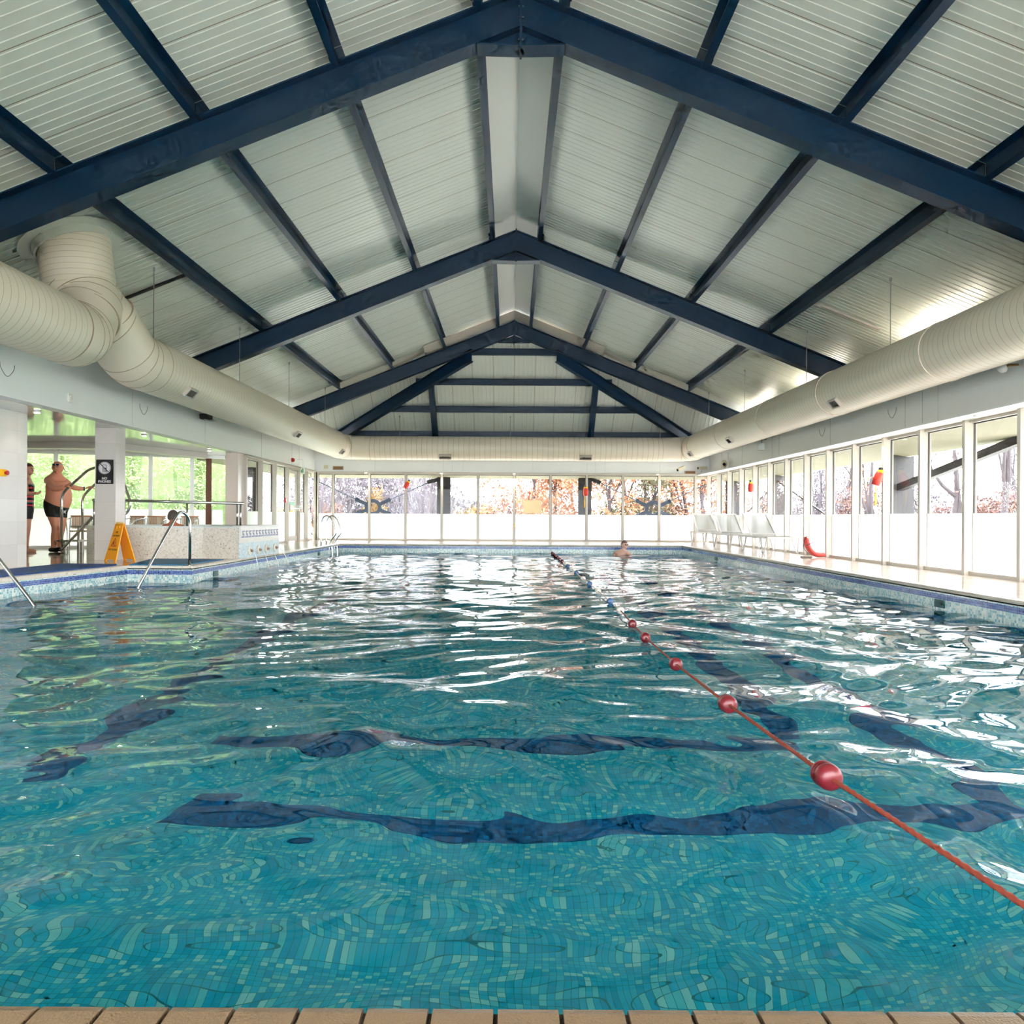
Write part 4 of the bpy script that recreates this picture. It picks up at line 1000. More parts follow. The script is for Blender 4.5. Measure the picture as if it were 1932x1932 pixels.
# pool rails and ladder
def rail(name, lab, paths, cat='handrail', r=.019, parts=None, group=None, foot=True):
    p0 = Vector(paths[0][0]); t = thing(name, lab, cat, p0, group)
    for i,p in enumerate(paths):
        nm = (parts or ['rail_tube']*len(paths))[i]
        MB().tube(p, r, 12).build(nm, M_chrome, t, smooth=True)
    return t
p = fillet([(-4.45,10.75,0),(-4.45,10.75,.66),(-4.52,10.6,.78),(-4.62,10.2,.30),(-4.82,9.6,-.62)],.16,6)
t = rail('pool_handrail','bent chrome handrail dropping into the water at the pool corner',[p]); MB().lathe([(.04,0),(.04,.012),(.02,.02)],(-4.45,10.75,0),(0,0,1),16).build('base_flange', M_chrome, t)
p = fillet([(-5.95,7.75,0),(-5.95,7.75,.9),(-5.7,7.76,.98),(-4.79+.0,7.8,WZ),(-4.62,7.8,-.5)],.2,6)
t = rail('pool_handrail','chrome handrail entering the water at the left picture edge',[p]); MB().lathe([(.04,0),(.04,.012),(.02,.02)],(-5.95,7.75,0),(0,0,1),16).build('base_flange', M_chrome, t)
t = thing('pool_ladder','chrome pool ladder with two arched rails at the far left of the pool','ladder',(-4.6,19.1,0))
for y in (18.9,19.45):
    x = -4.62
    MB().tube(smooth_path([(x,y,0),(x-.01,y,.4),(x+.02,y,.62),(x+.12,y,.71),(x+.23,y,.66),(x+.31,y,.5),(x+.36,y,.33),(x+.34,y,.24),(x+.24,y,.12),(x+.215,y,0),(x+.27,y,-.12),(x+.29,y,-1.0)],5),.02,12).build('ladder_rail', M_chrome, t, smooth=True)
for z in (-.3,-.55,-.8): MB().box(-4.36,-4.29,18.9,19.45,z-.015,z+.015).build('tread', mat('brushed_metal'), t)
# skimmer openings low in the wall
for (x,y,ax,l) in ((XR,7.95,'x','right wall, nearest'),(XR,16.6,'x','right wall, beyond the loungers'),(XL,11.5,'x','left wall beside the blue mat'),(XL,17.7,'x','left wall near the ladder')):
    s = -1 if x>0 else 1
    o = MB().box(x+s*.001,x+s*.012,y-.09,y+.09,-.2,-.12).build('skimmer_inlet', mat('teal_opening',(36,84,84),.5)); tag(o,'small dark inlet low in the pool tiling, '+l,'inlet','inlets in the pool tiling')
# mats
def matmb(poly): 
    return MB().prism(poly,.004,.016)
M_m1 = grid_mat('blue_pvc_mat','XY',.03,[(14,74,150),(20,84,160)],(8,52,116),.25,rough=.6); M_m2 = grid_mat('teal_blue_pvc_mat','XY',.03,[(46,118,160),(54,126,168)],(26,88,132),.25,rough=.6)
o = matmb([(-6.3,7.9),(-5.72,7.9),(-5.4,10.62),(-5.5,10.82),(-6.28,10.82)]).build('floor_mat', M_m1); tag(o,'deep blue ribbed mat along the left pool edge','mat')
o = matmb([(-5.28,10.72),(-4.52,10.72),(-4.52,12.2),(-5.65,12.2)]).build('floor_mat', M_m2); tag(o,'lighter blue ribbed mat in front of the spa','mat')

# fountain wall
FX = -4.372
m = MB().box(-4.62,FX,12.54,14.62,-.025,.5); fw = thing('fountain_wall','low pale mosaic wall with Greek key band and water spouts','fountain wall',(-4.5,13.6,0))
MB().box(-4.40,FX,12.54,14.62,0,.25).build('lower_wall', grid_mat('pale_blue_mosaic','YZ',.025,[(218,232,236),(196,218,226),(232,240,240),(206,226,232)],(230,236,236),.1,rough=.2), fw)
MB().box(-4.40,FX,12.54,14.62,.25,.515).build('upper_wall', grid_mat('white_strip_tile','ZY',.028,[(238,234,226),(234,229,222)],(214,208,204),.1,rough=.25,size2=.3), fw)
MB().box(-4.5,FX+.01,12.53,14.63,.526,.54).build('capping', M_frame, fw)
m = MB(); m.box(FX,FX+.003,12.56,14.6,.338,.345); NK=12; w_=(14.6-12.6)/NK
def kb(y0,y1,z0,z1): m.box(FX,FX+.004,y0,y1,z0,z1)
for k in range(NK):
    y = 12.6+k*w_; s = w_*.17; z0,z1 = .345,.455; h=(z1-z0)/5
    kb(y,y+w_*.7,z0,z0+h); kb(y+w_*.7-s,y+w_*.7,z0,z0+3*h); kb(y+w_*.35,y+w_*.7,z0+2*h,z0+3*h); kb(y+w_*.2,y+w_*.2+s,z0+1.6*h,z1) ; kb(y+w_*.2,y+w_*.9,z1-h,z1)
m.build('greek_key_band', mat('lavender_blue_tile',(132,134,170),.3), fw)
for i,(y,l) in enumerate(((12.97,'nearest'),(13.41,'second'),(13.85,'third'),(14.34,'furthest'))):
    t = thing('water_spout','round cream spout on the fountain wall, %s of four'%l,'spout',(FX,y,.115),'spouts on the fountain wall')
    MB().lathe([(.074,0),(.078,.012),(.07,.022),(.06,.018),(.05,.022),(.02,.026),(.0,.026)],(FX,y,.115),(1,0,0),26).build('disc', mat('cream_stone',(234,224,212),.4), t, smooth=True)
    MB().lathe([(.018,0),(.022,.03),(.014,.05),(0,.05)],(FX+.02,y,.112),(1,0,0),14).sphere((FX+.03,y-.022,.13),.008,8,6).sphere((FX+.03,y+.022,.13),.008,8,6).build('lion_nozzle', mat('brownish_stone',(170,140,120),.5), t, smooth=True)
    pp = [Vector((FX+.06+.16*k/8*(.6+.25*i), y, .11-.33*(k/8)**2)) for k in range(9)]
    wj = mat('falling_water',(236,242,246),.15)
    o = MB().tube(pp,[.004+.004*k/8 for k in range(9)],8).build('water_jet', wj, smooth=True); tag(o,'thin arc of falling water from the %s spout'%l,'water jet','water jets of the fountain')

# spa tub
SP = [(-4.403,12.54),(-4.98,12.54),(-6.3,12.3),(-6.7,12.42),(-6.98,12.75),(-7.1,13.3),(-6.95,14.1),(-6.4,14.75),(-5.6,15.0),(-4.9,14.95),(-4.403,14.62)]
cxs, cys = sum(p[0] for p in SP)/len(SP), sum(p[1] for p in SP)/len(SP)
def inner(k): return [(cxs+(x-cxs)*k, cys+(y-cys)*k) for x,y in SP]
t = thing('spa_tub','raised round-ended spa pool clad in speckled beige mosaic','spa',(cxs,cys,0))
def ring(mb, A, B, z0, z1):
    n = len(A)
    v = [(x,y,z0) for x,y in A]+[(x,y,z0) for x,y in B]+[(x,y,z1) for x,y in A]+[(x,y,z1) for x,y in B]
    f = []
    for i in range(n):
        j=(i+1)%n; f += [(i,j,2*n+j,2*n+i),(n+i,3*n+i,3*n+j,n+j),(2*n+i,2*n+j,3*n+j,3*n+i),(i,n+i,n+j,j)]
    mb.add(v,f); return mb
ring(MB(),SP,inner(.8),0,.5).build('mosaic_wall', M_spaX, t)
ring(MB(),inner(1.012),inner(.78),.5,.525).build('rim', mat('grey_white_rim',(206,208,206),.3), t)
MB().prism(inner(.79),.02,.06).build('tub_floor', mat('tub_floor',(190,200,196),.4), t)
o = MB().prism(inner(.795),.43,.455).build('spa_water', mat('spa_water',(150,190,190),.05)); tag(o,'still pale water in the raised spa','water',kind='stuff')
# rails of the spa
zt = .93
t = thing('spa_handrail','long straight steel rail on posts over the spa rim','handrail',(-5.5,13.0,.5))
pa, pb = Vector((-6.6,12.95,.945)), Vector((-4.47,12.98,.905))
MB().tube([pa,pb],.024,12).build('top_rail', M_chrome, t)
for px in (235,353,447.5,453.5,175):
    x = (px-963)/1460*12.97; 
    if px==175: x = -6.98
    z = pa.z+(pb.z-pa.z)*(x-pa.x)/(pb.x-pa.x)
    y0 = 12.97
    MB().tube([(x,y0,.52),(x,y0,z-.01)],.017,10).build('post', M_chrome, t, smooth=True)
MB().tube([(-7.0,12.97,.95),(-6.6,12.95,.945)],.024,12).build('top_rail', M_chrome, t)
def PP(px,py,Y): return W(px,py,Y)
Y1,Y2 = 14.0,14.8
t = rail('stair_handrail','tall bent steel rail the bald man holds with his right hand',[fillet([PP(117,1043.5,Y1),PP(116,932,Y1),PP(170,883,Y1),PP(214,879,Y1),PP(230,900,Y1),PP(247,950,Y1),PP(240,969,Y1),PP(224,974,Y1)],.14,6),fillet([PP(117,1036,Y1),PP(174,977,13.0)],.1,3)],r=.024,parts=['upright_rail','lower_rail'])
t = rail('stair_handrail','bent steel rail by the pillar under the bald man\'s left hand',[fillet([PP(156,1040,Y2),PP(155,937,Y2),PP(182,911,Y2),PP(205,896,Y2),PP(215,905,Y2)],.14,6)],r=.024)
st = thing('spa_steps','small steel-edged steps up to the spa behind the rail','steps',(-7.9,14.3,0))
for (a,b,z,l) in ((120,160,.235,1),(146,182,.5,2)):
    x0 = (a-963)/1460*14.3; x1 = (b-963)/1460*14.3
    MB().box(x0,x1,14.08,14.5,z-.03,z).build('tread', mat('brushed_metal'), st)
    for xx in (x0+.04,x1-.04): MB().box(xx-.015,xx+.015,14.25,14.3,0,z-.03).build('leg', mat('brushed_metal'), st)

# bistro chairs
M_wick = grid_mat('brown_wicker','XZ',.03,[(206,170,140),(222,206,186),(190,150,122)],(240,232,220),.35,rough=.6,size2=.4)
ch = thing('bistro_chair','silver armchair with woven back, left of the spa behind the steps','chair',(0,0,0),'silver bistro chairs behind the spa')
for s in (-1,1):
    MB().tube(smooth_path([(s*.24,-.26,0),(s*.25,-.24,.4),(s*.27,-.2,.6),(s*.27,0,.66),(s*.22,.2,.68),(s*.12,.25,.72)],4),.013,8).build('arm', mat('silver_tube',(208,210,214),.25,.9), ch, smooth=True)
    MB().tube([(s*.22,.26,0),(s*.21,.22,.42),(s*.2,.24,.7)],.012,8).build('leg', mat('silver_tube'), ch, smooth=True)
    MB().tube([(s*.245,-.25,.2),(s*.215,.24,.2)],.009,6).build('stretcher', mat('silver_tube'), ch, smooth=True)
MB().rbox(-.22,.22,-.22,.2,.40,.43,.01).build('seat', mat('brown_wicker'), ch)
MB().rbox(-.18,.18,.225,.245,.46,.72,.008).build('backrest', mat('brown_wicker'), ch)
MB().tube([(-.2,.235,.73),(.2,.235,.73)],.016,8).build('back_rail', mat('wicker_edge',(190,128,92),.5), ch, smooth=True)
ch.scale = (.92,)*3; ch.location = (-8.32,15.0,0); ch.rotation_euler = (0,0,.5)
dup(ch,(-7.68,15.6,0),-.3,'silver armchair with woven back, half hidden by the marbled pillar')
dup(ch,(-7.37,15.95,0),.1,'silver armchair with woven back, behind the left of the spa')
dup(ch,(-6.72,16.0,0),.0,'silver armchair with woven back, behind the bather')

# NO PHONES sign
q = W(197.8,890,11.945); t = thing('no_phones_sign','black NO PHONES sign on the marbled pillar','sign',(q.x,11.94,q.z-.19))
sx_, sz_ = q.x, q.z
MB().rbox(sx_-.133,sx_+.133,11.938,11.95,sz_-.188,sz_+.188,.003).build('plate', mat('charcoal_plate',(44,40,42),.35), t)
T = lambda dx,dz,dy=11.9365: Matrix.Translation((sx_+dx,dy,sz_+dz))
flat([circ(.095,40)]).xf(T(0,.058)).build('white_disc', mat('sign_white2',(222,218,220),.4), t)
MK = mat('sign_black',(24,22,24),.4)
flat([circ(.088,40),circ(.084,40)]).xf(T(0,.058,11.9345)).build('ring', MK, t)
ph = MB(); ph.box(-.03,.03,-.001,.001,-.066,.05).xf(T(0,.058,11.9345)); ph.build('phone_outline', MK, t)
ph = MB(); ph.box(-.024,.024,-.001,.001,.0,.044).box(.017,.026,-.001,.001,.05,.075)
ph.xf(T(0,.058,11.9325)); ph.build('phone_screen', mat('sign_white2'), t)
ky = MB()
for r in range(4):
    for c in range(3): ky.box(-.022+c*.0155,-.011+c*.0155,-.001,.001,-.062+r*.0145,-.052+r*.0145)
ky.xf(T(0,.058,11.9325)).build('keypad', mat('sign_white2'), t)
flat([[(-.068,.060),(-.060,.068),(.068,-.060),(.060,-.068)]]).xf(T(0,.058,11.9305)).build('slash', MK, t)
text('NO',.052,.002,.0015).xf(T(0,-.105)).build('lettering', mat('sign_white2'), t)
text('PHONES',.052,.002,.0015).xf(T(0,-.153)).build('lettering', mat('sign_white2'), t)

# wet floor sign
M_y = mat('safety_yellow',(255,168,0),.4); M_ys = mat('safety_yellow_edge',(255,206,40),.4)
sg = thing('wet_floor_sign','yellow CAUTION WET FLOOR folding sign by the marbled pillar','sign',(0,0,0))
def rr(cx,cy,w,h,r,n=4):
    o=[]
    for (sx,sy,a0) in ((1,1,0),(-1,1,90),(-1,-1,180),(1,-1,270)):
        for k in range(n+1):
            a=math.radians(a0+90*k/n); o.append((cx+sx*(w/2-r)+r*math.cos(a), cy+sy*(h/2-r)+r*math.sin(a)))
    return o
def panel(): 
    return flat([[(-.155,0),(-.105,0),(-.085,.03),(.085,.03),(.105,0),(.155,0),(.105,.575),(.095,.585),(-.095,.585),(-.105,.575)], rr(0,.53,.095,.045,.018)],.014)
lean = math.atan2(.15,.57)
def put(mb, sgn, off=0):
    R = Matrix.Rotation(0 if sgn<0 else PI,4,'Z') @ Matrix.Translation((0,-.155,0)) @ Matrix.Rotation(-lean,4,'X') @ Matrix.Translation((0,off,0)); return mb.xf(R)
for sgn in (-1,1): put(panel(),sgn).build('panel', M_y, sg)
ed = MB()
for s in (-1,1): ed.bar((s*.13+0,-.155*.96,.02),(s*.103,-.01,.575),.006,.02) if 0 else None
MR = mat('sign_red',(176,14,12),.45)
def tri(R): return [(R*math.cos(PI/2+2*PI*k/3),R*math.sin(PI/2+2*PI*k/3)) for k in range(3)]
def rtri(R,r=.012):
    o=[]
    for k in range(3):
        a=PI/2+2*PI*k/3; cx,cy_=(R-2*r)*math.cos(a),(R-2*r)*math.sin(a)
        for j in range(5): b=a+math.radians(-60+30*j); o.append((cx+r*math.cos(b),cy_+r*math.sin(b)))
    return o
for sgn in (-1,1):
    def P_(mb,dz,name,m_): put(mb.xf(Matrix.Translation((0,0,dz))),sgn,-.0085).build(name,m_,sg)
    P_(text('CAUTION',.036,.002,.0004,1.15),.395,'lettering',MK)
    P_(text('WET FLOOR',.038,.002,.0004,1.1),.18,'lettering',MK)
    P_(flat([rtri(.092),rtri(.074,.01)]),.275,'warning_triangle',MR)
    P_(flat([circ(.011,12,-.018,.045),[(-.03,.03),(-.012,.03),(.012,-.012),(.036,-.03),(.03,-.04),(.002,-.022),(-.018,.0),(-.022,-.014),(-.046,-.03),(-.05,-.02),(-.034,-.006)],[(.0,.028),(.03,.018),(.03,.012),(.0,.016)]]),.272,'falling_figure',MR)
    lg = MB()
    for cx in (-.014,.016):
        lg.bar((cx-.012,0,-.01),(cx+.012,0,.012),.002,.006,up=(0,1,0)); lg.bar((cx-.012,0,.012),(cx+.012,0,-.01),.002,.006,up=(0,1,0))
    lg.tube(smooth_path([(-.028,0,-.012),(-.015,0,-.018),(0,0,-.014),(.015,0,-.018),(.03,0,-.012)],3),.0018,5)
    P_(lg,.452,'emblem',MK)
MB().tube([(-.1,0,.58),(.1,0,.58)],.008,8).build('hinge', M_ys, sg)
sg.location = (-5.94,11.78,0); sg.rotation_euler = (0,0,-math.radians(33))
# ============================================================ PEOPLE
def skin_mb(nodes, edges, root, sub=2):
    names_ = list(nodes); me = bpy.data.meshes.new('s')
    me.from_pydata([nodes[n][0] for n in names_], [(names_.index(a),names_.index(b)) for a,b in edges], [])
    o = bpy.data.objects.new('s', me); COL.objects.link(o)
    md = o.modifiers.new('k','SKIN'); md.use_smooth_shade = True
    sv = me.skin_vertices[0].data
    for i,n in enumerate(names_):
        r = nodes[n][1]; sv[i].radius = (r,r) if isinstance(r,(int,float)) else r; sv[i].use_root = (n == root)
    s2 = o.modifiers.new('u','SUBSURF'); s2.levels = s2.render_levels = sub
    dg = bpy.context.evaluated_depsgraph_get(); dg.update(); ev = o.evaluated_get(dg)
    m2 = bpy.data.meshes.new_from_object(ev); mb = MB(); mb.add([v.co.copy() for v in m2.vertices],[tuple(p.vertices) for p in m2.polygons])
    nr = [v.normal.copy() for v in m2.vertices]; mb.n = nr
    bpy.data.objects.remove(o); bpy.data.meshes.remove(me); bpy.data.meshes.remove(m2); return mb
def garment(body, planes, off, name, m, parent, test=None):
    """the body's own surface between cutting planes (point, outward normal), pushed out a little"""
    bm = bmesh.new(); vs = [bm.verts.new(p) for p in body.v]
    for f in body.f:
        try: bm.faces.new([vs[i] for i in f])
        except ValueError: pass
    bm.normal_update()
    for co_,no in planes:
        bmesh.ops.bisect_plane(bm, geom=bm.verts[:]+bm.edges[:]+bm.faces[:], plane_co=co_, plane_no=no, clear_outer=True)
    if test: bmesh.ops.delete(bm, geom=[f for f in bm.faces if not test(f.calc_center_median())], context='FACES')
    bm.normal_update(); bm.verts.index_update()
    mb = MB(); fs = [tuple(v.index for v in f.verts) for f in bm.faces]
    mb.add([v.co+v.normal*off for v in bm.verts], fs); mb.add([v.co+v.normal*off*.15 for v in bm.verts], [f[::-1] for f in fs]); bm.free()
    n = len(mb.v)//2; ec = {}
    for f in fs:
        for i in range(len(f)):
            a,b = f[i],f[(i+1)%len(f)]; ec[(min(a,b),max(a,b))] = ec.get((min(a,b),max(a,b)),0)+1
    mb.f += [(a,b,n+b,n+a) for (a,b),c in ec.items() if c==1]; mb.m += [0]*(len(mb.f)-len(mb.m))
    return mb.build(name, m, parent, smooth=True, fix=True)
def head(c, yaw, sk, parent, hair=None, fat=1.0, pitch=0, bodymb=None, hair_long=False, tilt=0, open_=0):
    """adds skull, jaw, nose, ears to bodymb; eyes, brows, mouth, hair as parts. Face looks along -Y at yaw 0."""
    R = Matrix.Translation(c) @ Matrix.Rotation(yaw,4,'Z') @ Matrix.Rotation(tilt,4,'Y') @ Matrix.Rotation(pitch,4,'X') @ Matrix.Scale(1.08 if fat>1.1 else 1,4)
    h = MB()
    bm = bmesh.new(); bmesh.ops.create_uvsphere(bm, u_segments=28, v_segments=20, radius=1)
    for v in bm.verts:
        x,y,z = v.co
        w = 1 if z > 0 else 1-.26*(-z)**1.3/ (1 if fat<=1 else fat)
        X = x*.076*w*fat; Y = y*(.095 if y>0 else .09)*(1 if z>-.2 else 1-.12*(-z-.2)); Z = z*(.112 if z>0 else .118)
        if y < -.3: Y += .006*math.exp(-((z-.18)/.12)**2)           # brow
        if y < -.4: Y += .012*math.exp(-((z-.02)/.10)**2)*(abs(x)>.18)*math.exp(-((abs(x)-.38)/.2)**2)  # eye sockets
        if y < -.3 and z < -.55: Y -= .012*math.exp(-(x/.4)**2)                                       # chin
        v.co = (X,Y,Z)
    h.bm(bm)
    # nose
    h.add([(-.010,-.088,.022),(.010,-.088,.022),(-.017,-.086,-.028),(.017,-.086,-.028),(0,-.118,-.020),(0,-.094,.026),(0,-.092,-.034)],[(0,2,4,5),(1,5,4,3),(2,6,4),(3,4,6),(0,5,1,3,6,2)])
    for s in (-1,1): h.sphere((s*.012,-.098,-.024),(.009,.010,.008),8,6); h.sphere((s*.077*fat,.008,-.002),(.010,.020,.032),10,8,M=Matrix.Rotation(s*.25,3,'Z'))
    h.sphere((0,-.086,-.058),(.026,.012,.007),10,6); h.sphere((0,-.084,-.068),(.022,.012,.007),10,6)
    h.xf(R); bodymb.add(h.v,h.f)
    e = MB(); 
    for s in (-1,1): e.sphere((s*.031,-.083,.008),(.013,.007,.007),10,8)
    e.xf(R).build('eyes', mat('eye_white',(226,220,214),.2), parent, smooth=True)
    e = MB(); 
    for s in (-1,1): e.sphere((s*.031,-.0895,.008),(.0055,.002,.006),8,6)
    e.xf(R).build('irises', mat('dark_iris',(52,44,44),.2), parent, smooth=True)
    e = MB(); 
    for s in (-1,1): e.bar((s*.016,-.096,.028),(s*.048,-.084,.026),.006,.007)
    e.xf(R).build('eyebrows', mat('brow_hair',(110,88,72),.8), parent)
    MB().sphere((0,-.0965,-.063),(.022,.003,.003+open_),10,6).xf(R).build('mouth', mat('lips',(150,70,66),.5), parent, smooth=True)
    if hair:
        b = MB(); bm = bmesh.new(); bmesh.ops.create_uvsphere(bm, u_segments=28, v_segments=20, radius=1); rg_ = random.Random(3)
        dele = []
        for v in bm.verts:
            x,y,z = v.co; lim = .42 if y < -.35 else (.15 if y<-.0 else (-.5 if not hair_long else -1))
            if z < lim: dele.append(v)
            v.co = (x*.083*fat*(1+.02*math.sin(31*x+17*z)), y*.103*(1+.015*math.sin(40*z)), z*.121)
        bmesh.ops.delete(bm, geom=dele, context='VERTS'); b.bm(bm)
        b.xf(R).build('hair', hair, parent, smooth=True, fix=False)
    return R
def hand(bodymb, wrist, d, grip, curl=1.0, s=1.0, side=1):
    """palm from the wrist along d; grip = direction the fingers close towards; five separate fingers"""
    d = Vector(d).normalized(); g = Vector(grip); g = (g-d*g.dot(d)).normalized(); a = d.cross(g)*side; w = Vector(wrist)
    R = Matrix((a,d,g)).transposed()
    bodymb.sphere(w+d*.048*s, (.040*s,.052*s,.016*s), 12, 8, M=R)
    for k,(off,L_) in enumerate(((-.030,.072),(-.010,.080),(.010,.076),(.029,.060))):
        p = w+d*.088*s+a*off*s; pts=[p-d*.02*s,p]; dd = d.copy()
        for j,seg in enumerate((.44,.32,.26)):
            ang = curl*(.7+.25*j); dd = (dd*math.cos(ang)+g*math.sin(ang)).normalized(); g2 = (g*math.cos(ang)-d*math.sin(ang)).normalized()
            pts.append(pts[-1]+dd*L_*seg*s)
            # keep curling in the same plane
        bodymb.tube(pts,[.0095*s,.0095*s,.009*s,.008*s,.0065*s],8)
        bodymb.sphere(pts[-1],.0066*s,8,6)
    p = w+d*.03*s-a*.036*s; pts=[w+d*.015*s-a*.02*s, p, p+(d*.5-a*.6+g*.5).normalized()*.034*s, p+(d*.5-a*.6+g*.5).normalized()*.034*s+(d*.6+g*.8+a*.3).normalized()*.03*s]
    bodymb.tube(pts,[.013*s,.0125*s,.0105*s,.008*s],8); bodymb.sphere(pts[-1],.0082*s,8,6)
def skinmat(name, c): 
    m = mat(name, c, .45, var=(9,.10)); m.node_tree.nodes['Principled BSDF'].inputs['Subsurface Weight'].default_value = .0; return m
# --- the bald man
Ym = 14.4; S = 101.4
def P(px,py,dy=0): return W(px,py,Ym+dy)
t = thing('person','bald heavy man in black swim trunks holding the stair rails','person',(P(105,1044).x,Ym,0))
nd = {'pel':(P(105,958,.02),(.175,.16)),'bel':(P(112,937,-.02),(.25,.225)),'sto':(P(110,922,-.01),(.235,.205)),'che':(P(105,909,.0),(.20,.15)),'ucb':(P(105,901,.01),(.125,.11)),'nck':(P(107,895,.0),.08),'hd':(P(108.5,888,-.01),.08),
 's1':(P(92,906,-.14),.078),'e1':(P(101,921,-.36),.062),'f1':(P(111,922,-.42),.055),'w1':(P(122,918.5,-.44),.036),
 's2':(P(119,905,.12),.070),'e2':(P(137,919,.22),.055),'f2':(P(148,922,.30),.048),'w2':(P(161,922,.37),.034),
 'h1':(P(99,967,-.07),.125),'t1':(P(103,978,-.06),.115),'k1':(P(107,996,-.05),.075),'c1':(P(103.5,1010,-.04),.075),'a1':(P(100.5,1035,-.03),.043),
 'h2':(P(113,967,.10),.115),'t2':(P(116,978,.10),.10),'k2':(P(116.5,995,.09),.068),'c2':(P(113,1010,.10),.068),'a2':(P(113,1034,.12),.042)}
ed_ = [('pel','bel'),('bel','sto'),('sto','che'),('che','ucb'),('ucb','nck'),('nck','hd'),('ucb','s1'),('s1','e1'),('e1','f1'),('f1','w1'),('ucb','s2'),('s2','e2'),('e2','f2'),('f2','w2'),('pel','h1'),('h1','t1'),('t1','k1'),('k1','c1'),('c1','a1'),('pel','h2'),('h2','t2'),('t2','k2'),('k2','c2'),('c2','a2')]
body = skin_mb(nd, ed_, 'pel'); sk = skinmat('sunburnt_skin',(232,156,126))
b2 = MB(); b2.v = list(body.v); b2.f = list(body.f); b2.m = list(body.m)
hand(b2, P(122,918.5,-.44), P(130,914,-.40)-P(122,918.5,-.44), (.3,.5,-.7), 1.1, 1.1, 1)
hand(b2, P(161,922,.37), P(170,918,.40)-P(161,922,.37), (.3,.3,-.8), 1.1, 1.1, -1)
RH = head(P(109,882.5,-.03), .15, sk, t, None, 1.16, .05, b2, tilt=0)
b2.build('body', sk, t, smooth=True, fix=False)
def trunk_t(c):
    return P(0,970).z-.0 < c.z < P(0,943).z+.10*(P(105,0).x-c.x)+.0 and abs(c.y-Ym)<.35 and c.x < P(129,0).x
garment(body, [(P(105,949),(.42,0,.9)),(P(105,975),(-.12,0,-1))], .012, 'swim_trunks', mat('black_swimwear',(26,26,30),.55), t, lambda c: c.x < P(132,0).x)
em = flat([[(-.03,.03),(.0,.02),(.03,.035),(.012,-.0),(.02,-.035),(-.005,-.012),(-.028,-.03),(-.014,.0)]],.003)
em.xf(Matrix.Translation(P(123,966,.0)+Vector((.035,-.075,0)))@Matrix.Rotation(.9,4,'Z')); em.build('trunks_emblem', mat('emblem_white',(220,220,224),.5), t)
g = MB()
for s in (-1,1): g.sphere((s*.031,-.086,.052),(.026,.012,.016),12,8)
g.xf(RH).build('goggles', mat('blue_lens',(20,44,96),.08,spec=.9), t, smooth=True)
MB().lathe([(.079,-.005),(.081,-.005),(.081,.005),(.079,.005)],(0,0,0),(0,0,1),28).xf(RH@Matrix.Translation((0,.004,.054))@Matrix.Diagonal((1.14,1.17,1,1))).build('goggle_strap', mat('pale_strap',(190,196,204),.5), t)
MB().lathe([(.036,-.012),(.041,-.008),(.041,.008),(.036,.012)],P(158.5,922,.355),(P(161,922,.37)-P(148,922,.30)),16).build('wristwatch', M_black, t)
for a_,toe,mc in ((nd['a1'][0],P(113,1042,-.12),(18,18,22)),(nd['a2'][0],P(125,1041,.05),(24,34,66))):
    a_ = Vector(a_); sh = MB(); f0 = Vector((a_.x-.03,a_.y,.05)); d = Vector((toe.x-a_.x, toe.y-a_.y,0)).normalized()
    sh.tube([f0-d*.055,f0-d*.03,f0+d*.05,f0+d*.13,f0+d*.19,f0+d*.215],[.028,.046,.046,.045,.036,.012],14)
    sh.v = [Vector((p.x,p.y,max(.004,.004+(p.z-.004)*(1 if p.z<.05 else .9)))) for p in sh.v]
    sh.tube([a_+Vector((0,0,.0)),Vector((a_.x-.005,a_.y,.04))],[.046,.048],12); sh.build('shoe', mat('water_shoe_%d'%mc[2],mc,.6), t, smooth=True)
# --- the woman at the pier edge
Ym = 14.25; S = 1460/14.25
t = thing('person','woman in striped swimsuit half hidden by the tiled pier','person',(P(51,1046).x,Ym,0))
nd = {'pel':(P(50,960),(.155,.13)),'wai':(P(50,941),(.125,.105)),'che':(P(50,921),(.14,.12)),'ucb':(P(50,907),(.10,.085)),'nck':(P(51,900),.05),'hd':(P(53,892,-.01),.06),
 's1':(P(47,909,-.13),.055),'e1':(P(50,930,-.2),.042),'w1':(P(61,932,-.22),.028),'s2':(P(51,909,.15),.055),'e2':(P(49,931,.2),.042),'w2':(P(60,929,.2),.028),
 'h1':(P(49,970,-.08),.10),'k1':(P(50,1000,-.08),.062),'c1':(P(48,1014,-.08),.06),'a1':(P(49,1037,-.08),.038),'h2':(P(50,970,.08),.10),'k2':(P(51,1000,.09),.062),'c2':(P(49,1014,.09),.06),'a2':(P(50,1037,.10),.038)}
ed_ = [('pel','wai'),('wai','che'),('che','ucb'),('ucb','nck'),('nck','hd'),('ucb','s1'),('s1','e1'),('e1','w1'),('ucb','s2'),('s2','e2'),('e2','w2'),('pel','h1'),('h1','k1'),('k1','c1'),('c1','a1'),('pel','h2'),('h2','k2'),('k2','c2'),('c2','a2')]
body = skin_mb(nd, ed_, 'pel'); sk = skinmat('fair_skin',(228,164,138)); b2 = MB(); b2.v=list(body.v); b2.f=list(body.f); b2.m=list(body.m)
b2.sphere(P(56,919,-.06),(.06,.05,.055),12,8); b2.sphere(P(56,919,.06),(.06,.05,.055),12,8)
hand(b2, P(61,932,-.22), (1,.2,.1), (.0,.2,1), .5, .95, 1); hand(b2, P(60,929,.2), (1,-.5,.0), (.0,.0,-1), .4, .95, -1)
head(P(54,886,0), PI/2-.25, sk, t, mat('brown_hair',(104,66,50),.6), .95, .0, b2, True)
